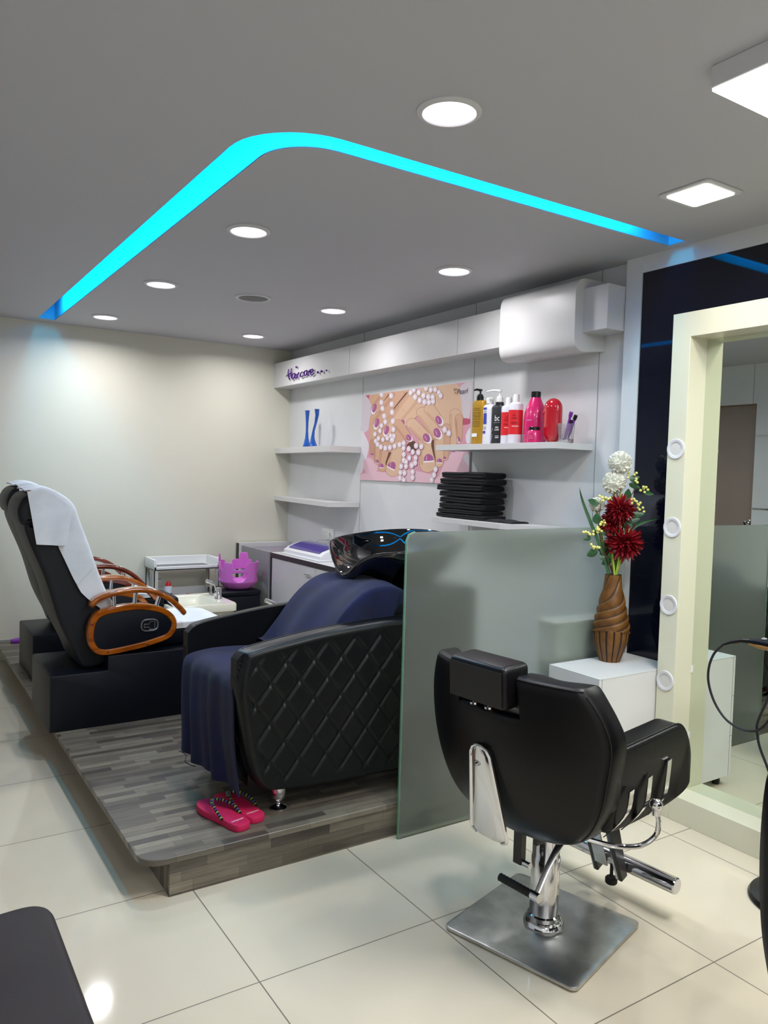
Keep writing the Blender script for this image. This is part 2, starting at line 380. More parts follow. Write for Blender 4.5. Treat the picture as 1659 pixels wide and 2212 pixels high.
# left wall with a door opening
DY0, DY1, DH = 3.945, 4.80, 2.135
struct('wall_left', MB().box(XL-.1, XL, YF, DY0, 0, ZC).box(XL-.1, XL, DY1, YB, 0, ZC).box(XL-.1, XL, DY0, DY1, DH, ZC), 'panel')
d = obj('door_1', MB().box(XL-.085, XL-.045, DY0+.004, DY1-.004, 0.005, DH-.004), 'door_brown', kind='structure')
obj('door_handle', MB().lathe([(0, 0), (.028, .0), (.028, .004), (.012, .008), (.012, .03), (.026, .036), (.028, .05), (.02, .062), (0, .064)], (XL-.045, 3.985, 1.1), 20, 'x'), 'chrome', d)
struct('trim_1', MB().box(XL-.1, XL-.001, DY0, DY0+.003, 0, DH).box(XL-.1, XL-.001, DY1-.003, DY1, 0, DH).box(XL-.1, XL-.001, DY0, DY1, DH-.003, DH), 'door_frame')
for i, z in enumerate((1.857, 1.227)):
    struct('trim_%d' % (i+2), MB().box(XL, XL+.006, YF, DY0-.01, z-.006, z+.006), 'chrome')
# narrow joints between the white wall panels
sm = MB()
for y in (4.995, 3.70, 2.722, 2.534): sm.box(XR-.0015, XR, y-.0015, y+.0015, 0, ZC)
sm.box(XR-.0015, XR, 2.44, 6.22, 1.19, 1.192) if False else None
struct('trim_4', sm, 'seam')
struct('trim_5', MB().box(XL, XL+.0015, 3.98, 3.983, DH, ZC).box(XL, XL+.0015, 2.7, 2.703, 0, ZC).box(XL, XL+.0015, 1.4, 1.403, 0, ZC), 'seam')
struct('trim_6', MB().box(.1, 2.0, YB-.012, YB, .14, .148).box(XL, .1, YB-.012, YB, 0, .03), 'seam')

# white boxed beam along the right wall, and the rounded box over it
beam = tag(obj('wall_beam', MB().box(2.86, XR, 2.54, YB, 2.15, 2.36, .0015, 1), 'laminate'), 'long white boxed beam running along the wall under the ceiling', 'wall beam')
jm = MB().box(2.8592, 2.86, 3.668, 3.670, 2.152, 2.358).box(2.8592, 2.86, 4.93, 4.932, 2.152, 2.358)
obj('joint', jm, 'seam', beam)
cp = rpoly([(XR, 2.075), (XR, 2.411), (2.805, 2.411), (2.805, 2.05)], [0, 0, .075, .085], 8)
hood = MB().prism([(x, z) for x, z in cp], 2.69, 3.235, 'y', .0015, 1)
tag(obj('wall_box', hood, 'laminate'), 'large white wall box with rounded front edges projecting through the beam', 'wall box')

# "Hair care . . ." lettering: purple metal strokes standing off the beam
def sign():
    t = thing('wall_sign', 'purple script lettering reading Hair care on the white beam', 'sign', (2.86, 5.7, 2.15))
    def P(q, zz): # q in crop pixels of the sign: 0..660 wide
        return (2.845, 5.955 - (q - 255) / (890 - 255) * .72, zz)
    strokes = {
     'letter': [
      [[(300, 112), (296, 150), (290, 200), (298, 250), (318, 318)], [(345, 98), (342, 150), (340, 210), (345, 270), (360, 300)], [(262, 245), (290, 225), (320, 200), (350, 188)]],   # H
      [[(400, 205), (372, 215), (360, 250), (362, 300), (385, 300), (402, 250), (405, 205), (408, 280), (418, 302)]],  # a
      [[(428, 215), (430, 260), (438, 300)]],           # i
      [[(452, 205), (450, 250), (452, 295)], [(450, 235), (462, 205), (470, 195)]],       # r
      [[(535, 195), (510, 195), (494, 230), (500, 280), (540, 260)]],    # c
      [[(590, 165), (560, 180), (552, 220), (560, 262), (585, 240), (594, 170), (598, 230), (608, 262)]],  # a
      [[(622, 175), (622, 220), (625, 265)], [(622, 210), (635, 170), (648, 160)]],  # r
      [[(655, 215), (680, 190), (680, 155), (655, 160), (648, 210), (662, 258), (698, 225)]]]}  # e
    def zof(x, y): # crop pixel -> height; the text line climbs towards the right in the photo only by perspective
        base = 318 - (x - 262) * .155
        return 2.197 + (base - y) / 220 * .093
    for L_ in strokes['letter']:
        mb = MB()
        for s in L_:
            pts = cr([P(x, zof(x, y)) for x, y in s], 5); mb.tube(pts, .0055, 6, flat=.9)
        obj('letter', mb, 'purple_metal', t)
    for (x, y, r) in ((426, 88, .008), (756, 218, .009), (810, 205, .009), (878, 195, .006)):
        p = P(x, zof(x, y)); obj('dot', MB().lathe([(r, -.006), (r, .006)], p, 14, 'x'), 'purple_metal', t)
sign()

# black glass wall panel
tag(obj('black_glass_panel', MB().box(2.9812, 2.9895, -1.9, 2.442, 0.002, 2.404), 'black_glass'), 'tall glossy black glass panel on the wall behind the mirror frame', 'wall panel')
struct('trim_7', MB().box(2.978, XR, YF, 2.443, 2.405, ZC).box(2.99, XR, YF, 2.443, 0, 2.405), 'laminate')
struct('trim_8', MB().box(2.975, XR, 2.443, 2.534, 0, ZC), 'panel')

# mirror with its deep lit frame
def mirror():
    t = thing('wall_mirror', 'large wall mirror in a deep cream-white frame reaching the floor', 'mirror', (2.9, 1.4, 0))
    yo, yi, yr = 2.151, 2.062, .70; zt, zi, zb = 2.148, 2.045, .108
    fr = MB().prism([(yo, 0), (yo, zt), (yr-.09, zt), (yr-.09, 0), (yr, 0), (yr, zi), (yi, zi), (yi, 0)], 2.83, 2.9805, 'x', .0012, 1)
    obj('frame', fr, 'frame_paint', t)
    obj('sill', MB().box(2.83, 2.98, yr+.0005, yi-.0005, 0, zb, .0012, 1), 'frame_paint', t)
    obj('mirror_glass', MB().box(2.943, 2.949, yr, yi, zb, zi), 'mirror', t)
    for z in (1.579, 1.246, .914, .586, .25):
        r = obj('ring_light', MB().lathe([(.043, 0), (.043, -.004), (.0415, -.0055), (.030, -.0055), (.0285, -.0045), (.0285, -.0025)], (2.83, 2.1075, z), 32, 'x'), 'lamp_rim', t)
        obj('diffuser', MB().lathe([(.0285, -.0028), (.0, -.0034)], (2.83, 2.1075, z), 28, 'x'), 'unlit', r)
    for z in (.62, .33): obj('clip', MB().box(2.936, 2.943, 2.0615-.004, 2.0615, z, z+.03), 'white_plastic', t)
mirror()

# ------------------------------------------------------------------ ceiling lamps
def area(name, loc, size, power, col, shape='DISK', spread=150):
    l = bpy.data.lights.new(name, 'AREA'); l.shape = shape; l.size = size; l.energy = power; l.color = col; l.spread = math.radians(spread)
    o = bpy.data.objects.new(name, l); C.objects.link(o); o.location = loc; return o
def downlight():
    t = thing('downlight', 'x', 'ceiling light', (0, 0, 0), group='round downlights in the ceiling')
    obj('rim', MB().lathe([(.094, 0), (.094, -.004), (.088, -.009), (.078, -.010), (.076, -.005)], (0, 0, 0), 40), 'lamp_rim', t, False)
    obj('diffuser', MB().lathe([(.0765, -.005), (.06, -.008), (0, -.009)], (0, 0, 0), 36), 'diffuser', t, False)
    return t
DL = [((1.37, 1.83), 'round lit downlight nearest the camera, outside the cyan cove'),
      ((1.35, 3.23), 'round lit downlight near the cove corner, first of the left row'),
      ((1.342, 4.466), 'round lit downlight left of the ceiling speaker'),
      ((1.325, 5.695), 'round lit downlight farthest along beside the cyan cove'),
      ((2.434, 5.693), 'round lit downlight in the far corner above the sign lettering'),
      ((2.45, 4.448), 'round lit downlight right of the ceiling speaker'),
      ((2.449, 3.189), 'round lit downlight in front of the rounded wall box')]
d0 = downlight()
for i, ((x, y), lab) in enumerate(DL):
    o = d0 if i == 0 else dup(d0, (0, 0, 0)); o.location = (x, y, ZC); o['label'] = lab
    area('downlight_glow', (x, y, ZC-.012), .14, LAMP * (1.25 if x < 2 else .82), (1, .97, .99), 'DISK', 162)
for (x, y) in ():
    area('downlight_glow', (x, y, ZC-.012), .14, LAMP, (1, .97, .99), 'DISK', 162)
t = thing('ceiling_speaker', 'round grey ceiling speaker between the downlights', 'speaker', (1.898, 4.451, ZC))
obj('rim', MB().lathe([(.108, 0), (.108, -.004), (.1, -.009), (.09, -.008), (.088, -.003)], (0, 0, 0), 40), 'lamp_rim', t, False)
obj('grille', MB().lathe([(.088, -.003), (.05, -.006), (0, -.007)], (0, 0, 0), 36), 'speaker_grille', t, False)
# square surface light
t = thing('square_ceiling_light', 'big square surface-mounted light with white glowing face', 'ceiling light', (2.05, .95, ZC))
obj('housing', MB().box(1.747, 2.347, .65, 1.25, 2.425, ZC, .002, 1), 'lamp_rim', t)
obj('diffuser', MB().box(1.750, 2.344, .653, 1.247, 2.418, 2.425), 'panel_lit', t)
area('square_light_glow', (2.047, .95, 2.412), .56, PANEL, (.98, .98, 1), 'SQUARE', 170)
# two unseen copies added behind the camera to fill the room with light
t2 = dup(t, (2.05, -1.25, ZC), 'added square fill light behind the camera, on the mirror side')
area('square_light_glow', (2.047, -1.25, 2.412), .56, PANEL, (.98, .98, 1), 'SQUARE', 170)
t2 = dup(t, (.35, -1.25, ZC), 'added square fill light behind the camera, on the door side')
area('square_light_glow', (.347, -1.25, 2.412), .56, PANEL, (.98, .98, 1), 'SQUARE', 170)
# small square recessed light
t = thing('square_downlight', 'small square recessed light beside the end of the cove', 'ceiling light', (2.48, 1.79, ZC))
obj('rim', MB().prism(rrect(2.375, 2.585, 1.69, 1.90, .02), ZC-.008, ZC, 'z', .002, 1), 'lamp_rim', t)
obj('diffuser', MB().prism(rrect(2.395, 2.565, 1.71, 1.88, .015), ZC-.011, ZC-.0082, 'z'), 'warm_lit', t)
area('square_downlight_glow', (2.48, 1.795, ZC-.014), .16, 7, (1, .98, .88), 'SQUARE', 150)
# a second one further along the mirror wall, out of the picture
t = dup(t, (2.48, .05, ZC), 'second small square recessed light over the mirror wall')
area('square_downlight_glow', (2.48, .05, ZC-.014), .16, 7, (1, .98, .88), 'SQUARE', 150)

# ------------------------------------------------------------------ platform and glass partition
pt = thing('platform', 'low wooden platform of grey weathered plank laminate', 'platform', (1.9, 4.3, 0))
deck = rpoly([(.715, 2.497), (XR-.001, 2.497), (XR-.001, YB-.001), (.70, YB-.001)], [.09, 0, 0, 0], 8)
dk = obj('deck', MB().prism(deck, .118, .14, 'z', .002, 1), 'planks', pt)
obj('riser', MB().box(.81, XR-.001, 2.507, 2.525, 0, .118), 'planks', pt)
obj('side_riser', MB().box(.81, .828, 2.5255, YB-.001, 0, .118), 'planks_v', pt)
gp = thing('glass_partition', 'frosted green-tinted glass partition between platform and barber chair', 'glass partition', (2.3, 2.476, 0))
go = [(1.712, 0), (2.973, 0), (2.973, 1.222), (1.75, 1.215), (1.722, 1.205), (1.712, 1.18)]
obj('pane', MB().prism(go, 2.470, 2.480, 'y'), 'frosted', gp)
obj('edge', MB().box(1.7095, 1.7118, 2.4695, 2.4805, 0, 1.18).prism([(1.7118, 1.18), (1.722, 1.2055), (1.75, 1.2155), (1.749, 1.2175), (1.7205, 1.2075), (1.7095, 1.18)], 2.4695, 2.4805, 'y'), 'glass_edge', gp)
# ------------------------------------------------------------------ barber chair (local: x forward, y left, origin on the floor under the column)
def lerp_tab(tab, z):
    if z <= tab[0][0]: return tab[0][1]
    for (a, p), (b, q) in zip(tab, tab[1:]):
        if z <= b:
            t = (z - a) / (b - a); return p + (q - p) * t
    return tab[-1][1]
def smooth_tab(tab, k=6):
    pts = cr([(a, b, 0) for a, b in tab], k); return [(p.x, p.y) for p in pts]
def barber_chair():
    t = thing('barber_chair', 'black leather barber chair with chrome trim on a square steel base', 'chair', (1.78, 1.74, 0), math.radians(6.6))
    O = lambda n, mb, m, p=None: obj(n, mb, m, p or t, False)
    # base plate (turned), column
    rot = Matrix.Rotation(math.radians(9.9), 4, 'Z')
    pl = MB().prism(rrect(-.228, .228, -.228, .228, .022), .004, .016, 'z', .003, 2, rot)
    O('base_plate', pl, 'steel')
    O('column', MB().lathe([(.062, .016), (.064, .022), (.06, .034), (.052, .04), (.051, .052), (.0455, .056), (.0455, .24), (.043, .245), (.043, .41)], (0, 0, 0), 40), 'chrome')
    # ---- back shell
    Wt = smooth_tab([(.375, .12), (.392, .20), (.44, .265), (.52, .312), (.62, .338), (.72, .350), (.79, .332), (.85, .298), (.885, .268)])
    Xt = smooth_tab([(.375, -.180), (.42, -.225), (.50, -.265), (.62, -.298), (.75, -.312), (.885, -.318)])
    ss = sorted(set([-1, -.985, -.95] + [i / 14 for i in range(-13, 14)] + [-.395, -.385, -.36, -.35, .335, .345, .37, .38] + [.95, .985, 1]))
    TH = .092
    def ztop(s):
        if -.372 < s < .352: return .772
        return .888 - .012 * abs(s)
    def edge(s): # how far in from the side edges, 0 at rim .. 1
        return min(1, (1 - abs(s)) / .08)
    nz = 26
    def back(s, tt, front):
        z = .375 + (ztop(s) - .375) * tt
        W = lerp_tab(Wt, z); y = s * W
        r = .022
        rimz = min(1, (1 - tt) * (ztop(s) - .375) / r); rims = min(1, (1 - abs(s)) * W / r); rim = min(rimz, rims)
        k = (1 - math.sqrt(max(0, 1 - (1 - rim) ** 2))) * r      # rounding of the rim
        x = lerp_tab(Xt, z) + 1.0 * y * y
        if front:
            th = TH + .02 * math.exp(-((z - .50) / .09) ** 2) * (1 - s * s) + (.008 * math.cos(y * 48) if z > .6 else 0)
            return (x + th - k, y, z)
        return (x + k, y, z)
    mb = MB(); ns = len(ss); tts = [0, .02, .05] + [i / nz for i in range(2, nz)] + [.975, .988, .996, 1]; nt = len(tts)
    vs = [back(s, q, False) for q in tts for s in ss] + [back(s, q, True) for q in tts for s in ss]
    K = ns * nt; fs = []
    for j in range(nt - 1):
        for i in range(ns - 1):
            a = j * ns + i; fs.append((a, a + 1, a + ns + 1, a + ns)); fs.append((K + a, K + a + ns, K + a + ns + 1, K + a + 1))
    for i in range(ns - 1):
        fs.append((i, K + i, K + i + 1, i + 1)); a = (nt - 1) * ns + i; fs.append((a, a + 1, K + a + 1, K + a))
    for j in range(nt - 1):
        a = j * ns; fs.append((a, a + ns, K + a + ns, K + a)); a = j * ns + ns - 1; fs.append((a, K + a, K + a + ns, a + ns))
    mb.add(vs, fs); bk = O('backrest', mb, 'leather')
    # piping along the rim of the back, both sides of the notch
    for rng in ((-.99, -.40), (.385, .99)):
        pts = []
        for i in range(15):
            s = rng[0] + (rng[1] - rng[0]) * i / 14; p = back(s, .985, False); pts.append((p[0] - .001, p[1], p[2]))
        O('piping', MB().tube(pts, .0022, 6), 'leather_seam', bk)
    for sg in (-1, 1):
        pts = []
        for i in range(18):
            p = back(sg * .985, .10 + .86 * i / 17, False); pts.append((p[0] - .001, p[1], p[2]))
        O('piping', MB().tube(pts, .0022, 6), 'leather_seam', bk)
    # headrest: padded block standing in the notch
    hp = MB(); tilt = Matrix.Translation((-.318, .0, .787)) @ Matrix.Rotation(math.radians(-4), 4, 'Y')
    hp.box(-.028, .085, -.107, .115, 0, .125, .019, 4, tilt)
    hr = O('headrest', hp, 'leather')
    O('back_panel', MB().box(-.030, -.027, -.098, .106, .008, .112, .001, 1, tilt), 'black_plastic', hr)
    for y in (.046, -.012):
        O('clamp_screw', MB().lathe([(.0, -.008), (.014, -.006), (.014, 0), (.006, .002), (.006, .018)], (-.306, y, .776), 16, 'z').box(-.320, -.292, y-.002, y+.002, .784, .788), 'chrome', hr)
    # chrome plate down the back
    cpz = [(.655, .008), (.648, .026), (.630, .037), (.58, .044), (.50, .055), (.42, .066), (.392, .070), (.380, .068), (.372, .05)]
    mb = MB(); vs = []; nn = 9
    for z, hw in cpz:
        for i in range(nn):
            s = -1 + 2 * i / (nn - 1); y = .012 + s * hw - (.655 - z) * .03
            x = -.322 + (.655 - z) * .17 + .008 * abs(s) ** 4
            vs.append((x, y, z))
    m = len(vs); vs += [(x + .009, y, z) for x, y, z in vs]
    fs = []
    for j in range(len(cpz) - 1):
        for i in range(nn - 1):
            a = j * nn + i; fs += [(a, a + nn, a + nn + 1, a + 1), (m + a, m + a + 1, m + a + nn + 1, m + a + nn)]
    for i in range(nn - 1): fs += [(i, i + 1, m + i + 1, m + i)]; 
    for i in range(nn - 1): a = (len(cpz) - 1) * nn + i; fs += [(a, m + a, m + a + 1, a + 1)]
    for j in range(len(cpz) - 1):
        a = j * nn; fs += [(a, m + a, m + a + nn, a + nn)]; a += nn - 1; fs += [(a, a + nn, m + a + nn, m + a)]
    mb.add(vs, fs); cpn = O('back_plate', mb, 'chrome')
    O('rim', MB().tube([(vs[j * nn + k][0] - .001, vs[j * nn + k][1], vs[j * nn + k][2]) for j, k in [(j, 0) for j in range(len(cpz) - 1, -1, -1)] + [(j, nn - 1) for j in range(len(cpz))]], .0055, 8), 'chrome', cpn)
    O('emblem', MB().tube(cr([(-.3155, .022 + .013 * math.cos(a), .60 + .007 * math.sin(a)) for a in [2 * PI * i / 12 for i in range(13)]], 2), .0007, 5).lathe([(.003, -.001), (.003, .001)], (-.3155, .022, .60), 10, 'x'), 'ink_dark', cpn)
    # ---- arms with outer side panels
    side = rpoly([(-.11, .445), (-.14, .700), (.205, .722), (.262, .640), (.262, .50), (.19, .455), (.02, .425)], [.02, .03, .055, .05, .06, .05, .08], 7)
    for sg in (-1, 1):
        ar = MB(); y0, y1 = sorted((sg * .335, sg * .25)) if sg < 0 else (.22, .298)
        ar.prism(side, y0, y1, 'y', .014, 4)
        # belly the lower outer edge towards the seat
        ar.v = [(x, y - sg * max(0, (.53 - z)) ** 1.5 * 1.9 if abs(y) > .28 else y, z) for x, y, z in ar.v]
        a_ = O('armrest', ar, 'leather')
        yy = sg * .3365
        pipe = [(x, yy - sg * .011, z) for x, z in side if z > .60]
        O('piping', MB().tube([(x, y - sg * max(0, (.53 - z)) ** 1.5 * 1.9, z + .001) for x, y, z in pipe], .0022, 6), 'leather_seam', a_)
        for (xt, zt, xb, zb) in ((.127, .622, .100, .455), (.027, .595, .000, .428), (-.064, .576, -.098, .436)):
            st = MB(); pts = []
            for i in range(9):
                q = i / 8; x = xt + (xb - xt) * q ** 1.3; z = zt + (zb - zt) * q
                pts.append((x, sg * .3375 - sg * max(0, (.53 - z)) ** 1.5 * 1.9, z))
            vs = []
            for x, y, z in pts: vs += [(x - .011, y, z), (x + .011, y, z + .004), (x + .011, y - sg * .004, z + .004), (x - .011, y - sg * .004, z)]
            fs = [(4*j+k, 4*j+(k+1) % 4, 4*j+4+(k+1) % 4, 4*j+4+k) for j in range(8) for k in range(4)] + [(0, 1, 2, 3), (32, 33, 34, 35)]
            st.add(vs, fs); O('chrome_strip', st, 'chrome', a_)
    # seat
    O('seat', MB().box(-.16, .265, -.248, .248, .43, .53, .035, 5), 'leather')
    def pan(u, v):
        y = -.235 + .47 * u; x = -.17 + .40 * v; q = (2 * u - 1); return (x, y, .395 + .05 * q ** 4 + .03 * (2 * v - 1) ** 4)
    sp = MB().grid(pan, 16, 12); K = len(sp.v); sp.add([(x, y, .45) for x, y, z in sp.v[:K]], [])
    for j in range(11):
        for i in range(15): a = K + j * 16 + i; sp.f.append((a, a + 16, a + 17, a + 1)); sp.m.append(0)
    rim_ = [i for i in range(16)] + [16 * j + 15 for j in range(1, 12)] + [16 * 11 + i for i in range(14, -1, -1)] + [16 * j for j in range(10, 0, -1)]
    for a, b in zip(rim_, rim_[1:] + rim_[:1]): sp.f.append((a, b, K + b, K + a)); sp.m.append(0)
    O('seat_pan', sp, 'leather')
    # recline lever with ball
    lv = MB().tube(cr([(.02, -.362, .520), (.038, -.362, .470), (.040, -.352, .425), (.005, -.325, .396), (-.055, -.28, .396), (-.10, -.22, .405)], 8), .0075, 10)
    lo = O('recline_lever', lv, 'chrome')
    O('ball_knob', MB().ball((.018, -.364, .528), .0185, 20, 14).lathe([(.011, .495), (.011, .512)], (.022, -.363, 0), 14), 'chrome', lo)
    # pump pedal: chrome arm and ribbed black grip
    pa = MB().tube(cr([(-.03, -.10, .345), (-.075, -.105, .330), (-.13, -.11, .285), (-.185, -.115, .222)], 8), [.013 - .0002 * i for i in range(25)], 10, flat=.6)
    po = O('pump_lever', pa, 'silver')
    O('pivot', MB().lathe([(0, -.014), (.015, -.014), (.015, .014), (0, .014)], (-.028, -.10, .346), 18, 'y'), 'chrome', po)
    O('collar', MB().lathe([(.0135, 0), (.0135, .028)], (-.19, -.130, .218), 16, 'y'), 'chrome', po)
    gr = MB(); prof = [(.0, 0)] + [(.0125 if i % 2 else .0112, i * .0065) for i in range(20)] + [(0, .13)]
    gr.lathe(prof, (-.19, -.102, .218), 18, 'y'); O('grip', gr, 'rubber', po)
    # dark linkage beneath the seat
    O('linkage', MB().box(-.145, -.120, -.018, .014, .255, .42, .002, 1).box(-.13, .03, -.066, -.050, .33, .362, .002, 1, Matrix.Rotation(math.radians(0), 4, 'Y')), 'black_plastic')
    O('link_pin', MB().lathe([(0, 0), (.009, 0), (.009, .03), (0, .03)], (-.132, -.045, .262), 12, 'y'), 'chrome')
    # footrest
    ang = Matrix.Translation((.20, .0, .44)) @ Matrix.Rotation(math.radians(-22), 4, 'Y')
    fo = O('footrest', MB().box(-.008, .008, -.058, -.034, -.40, 0, .003, 1, ang).box(-.008, .008, .034, .058, -.40, 0, .003, 1, ang), 'chrome')
    for y in (-.075, .022): O('black_plate', MB().prism([(-.022, -.38), (.012, -.38), (.036, -.02), (-.036, -.02)], y, y + .018, 'y', .003, 1, ang), 'black_plastic', fo)
    O('center_plate', MB().box(-.03, -.022, -.03, .02, -.33, 0, .002, 1, ang), 'steel', fo)
    O('foot_bar', MB().lathe([(0, -.245), (.024, -.245), (.0275, -.241), (.0275, .241), (.024, .245), (0, .245)], (.372, 0, .122), 28, 'y'), 'chrome', fo)
    O('foot_knob', MB().lathe([(0, .040), (.018, .040), (.021, .044), (.021, .058), (.017, .063), (.006, .066), (.006, .12)], (.352, -.012, 0), 20), 'rubber', fo)
    return t
barber_chair()

# ------------------------------------------------------------------ second salon chair, only its edge in the picture
def second_chair():
    t = thing('salon_chair', 'dark salon chair cut off by the right edge of the photo', 'chair', (1.88, .628, 0))
    O = lambda n, mb, m, p=None: obj(n, mb, m, p or t, False)
    W = smooth_tab([(.30, .26), (.36, .300), (.46, .338), (.60, .357), (.74, .355), (.80, .340), (.83, .30)])
    def f(front):
        def g(u, v):
            z = .30 + .53 * v; s = -1 + 2 * u; y = s * lerp_tab(W, z) * (1 if abs(s) < .97 else 1); x = -.33 + .9 * y * y + (.075 if front else 0)
            k = .03 * (1 - min(1, min(1 - abs(s), (1 - v) * 1.7) / .09)) ** 2; return (x + (-k if front else k), y, z)
        return g
    mb = MB().grid(f(False), 33, 28); n0 = len(mb.v); mb.grid(f(True), 33, 28)
    rim = [i for i in range(33)] + [33 * j + 32 for j in range(1, 28)] + [33 * 27 + i for i in range(31, -1, -1)] + [33 * j for j in range(26, 0, -1)]
    for a, b in zip(rim, rim[1:] + rim[:1]): mb.f.append((a, b, n0 + b, n0 + a)); mb.m.append(0)
    O('backrest', mb, 'leather')
    O('seat', MB().box(-.23, .27, -.27, .27, .42, .52, .04, 4), 'leather')
    for sg in (-1, 1): O('armrest', MB().box(-.2, .22, sg * .30 - .03, sg * .30 + .03, .42, .66, .025, 3), 'leather')
    O('column', MB().lathe([(.05, .02), (.045, .03), (.045, .40)], (0, 0, 0), 24), 'chrome')
    O('base_plate', MB().prism(rrect(-.22, .22, -.22, .22, .03), 0, .014, 'z', .003), 'steel')
second_chair()

# ------------------------------------------------------------------ shampoo chair
def shampoo_chair():
    P = .14
    t = thing('shampoo_chair', 'wide black shampoo chair with diamond-quilted sides and chrome cup feet', 'chair', (1.55, 2.92, P))
    Y0, Y1 = 2.60, 3.25; T_ = .085
    zt = smooth_tab([(1.085, .745), (1.115, .772), (1.17, .788), (1.30, .808), (1.45, .828), (1.65, .842), (1.85, .850), (2.02, .852)])
    zb = smooth_tab([(1.085, .62), (1.105, .50), (1.135, .36), (1.165, .285), (1.20, .252), (1.26, .238), (1.45, .226), (1.80, .215), (2.02, .21)])
    X0, X1 = 1.085, 2.02
    xs = [X0 + (X1 - X0) * (i / 230) for i in range(231)]; nz = 120
    def quilt(x, z):
        u = (x - 1.09) / .120 + (z - .20) / .150; v = (x - 1.09) / .120 - (z - .20) / .150
        a = abs(math.sin(PI * u)); b = abs(math.sin(PI * v)); return min(1, a * 2.6) ** .5 * min(1, b * 2.6) ** .5
    zbs = sorted([(b, a) for a, b in zb if b <= .63]); zb2 = {}
    def xfront(z):
        if z > .62: 
            q = (z - .62) / .13; return 1.085 + .02 * max(0, q) ** 2
        best = 1.30
        for (a1, b1), (a2, b2) in zip(zb, zb[1:]):
            if b1 >= z >= b2 and b1 > b2: return a1 + (a2 - a1) * (b1 - z) / (b1 - b2)
        return best
    for (yf, sg) in ((Y0, 1), (Y1, -1)):
        inner = yf + sg * T_
        mb = MB(); vs = []
        for j in range(nz + 1):
            for x in xs:
                a, b = lerp_tab(zb, x), lerp_tab(zt, x); z = a + (b - a) * j / nz
                dxf = max(0, x - xfront(z)); d = min((z - a) * 2, (b - z), dxf if z - a > .0 else 0); d = max(0, d); d = d if j not in (0, nz) else 0; r = .028
                k = (1 - math.sqrt(max(0, 1 - (1 - min(1, d / r)) ** 2))) * r
                inside = max(0, min(1, (min(z - a, b - z, dxf) - .030) / .025))
                y = yf + sg * (k +  .011 * (1 - quilt(x, z)) * inside)
                vs.append((x, y, z))
        N = len(xs); fs = [(j*N+i, j*N+i+1, (j+1)*N+i+1, (j+1)*N+i) for j in range(nz) for i in range(N - 1)]
        m = len(vs); vs += [(x, inner, z) for (x, y, z) in vs]
        fs += [(m+a, m+d, m+c, m+b) for a, b, c, d in fs]
        rim = [i for i in range(N)] + [j*N+N-1 for j in range(1, nz+1)] + [nz*N+i for i in range(N-2, -1, -1)] + [j*N for j in range(nz-1, 0, -1)]
        fs += [(a, b, m+b, m+a) for a, b in zip(rim, rim[1:] + rim[:1])]
        mb.add(vs, fs); ar = obj('armrest', mb, 'quilt_leather', t, smooth=60)
        pts = [(x, yf + sg * .006, lerp_tab(zt, x) - .012) for x in [1.12 + i * .03 for i in range(30)]]
        obj('piping', MB().tube(pts, .0018, 6), 'leather_seam', ar)
        obj('piping', MB().tube([(x, inner - sg * .010, lerp_tab(zt, x) + .0008) for x in [1.12 + i * .03 for i in range(30)]], .0018, 6), 'leather_seam', ar)
    obj('seat', MB().box(1.10, 1.70, Y0 + T_ + .002, Y1 - T_ - .002, .40, .655, .035, 4), 'leather', t)
    obj('front_panel', MB().box(1.16, 1.9, Y0 + T_ + .002, Y1 - T_ - .002, .24, .398, .01, 2), 'leather', t)
    bp = [(1.50, .50), (1.44, .66), (1.54, .80), (1.64, .90), (1.74, .945), (1.83, .945), (1.88, .88), (1.90, .50)]
    bp = [(v.x, v.y) for v in cr([(a, b, 0) for a, b in bp], 5, True)]
    obj('backrest', MB().prism(bp, Y0 + T_ + .003, Y1 - T_ - .003, 'y', .02, 3), 'leather', t)
    for x in (1.285, 1.92):
        for y in (2.675, 3.17):
            cup = [(.033, .1402), (.0345, .146), (.029, .151), (.014, .158), (.0105, .164), (.013, .171), (.023, .179), (.029, .193), (.0305, .212), (.0295, .25)]
            obj('foot', MB().lathe(cup, (x, y, 0), 28), 'chrome', t)
    # blue towels
    def cloth(name, path, y0, y1, th, fold, m, lab, n=40, side=None, cat='towel'):
        P_ = cr(path, 7); ny = 52; vs = []
        for j, p in enumerate(P_):
            q = j / (len(P_) - 1)
            a = P_[max(0, j-1)]; b = P_[min(len(P_)-1, j+1)]; d = (b - a).normalized(); nr = Vector((-d.z, 0, d.x))
            if nr.x > 0 and abs(d.z) > .7: nr = nr
            for i in range(ny):
                s = i / (ny - 1); y = y0 + (y1 - y0) * s
                f = fold(q, s)
                if side:
                    sf = side[0]; e_ = max(0, (sf - s) / sf); y = y0 + (y1 - y0) * max(0, (s - sf) / (1 - sf)); dpt = side[1](q) * e_; un = Vector((-d.z, 0, d.x)) * side[2]; y -= .006 * math.sin(min(1, e_ * 6) * PI / 2)
                    f = (f[0] - un.x * dpt, f[1] * (1 if e_ == 0 else .2), f[2] - un.z * dpt)
                vs.append((p.x + f[0], y + f[1], p.z + f[2]))
        N = ny; K = len(P_); base = [(j*N+i, j*N+i+1, (j+1)*N+i+1, (j+1)*N+i) for j in range(K-1) for i in range(N-1)]
        m0 = len(vs); off = []
        for j, p in enumerate(P_):
            a = P_[max(0, j-1)]; b = P_[min(K-1, j+1)]; d = (b - a).normalized(); nr = Vector((d.z, 0, -d.x))
            off.append(nr * th)
        vs += [(x - off[k // N].x, y, z - off[k // N].z) for k, (x, y, z) in enumerate(vs)]
        fs = base + [(m0+a, m0+d_, m0+c, m0+b_) for a, b_, c, d_ in base]
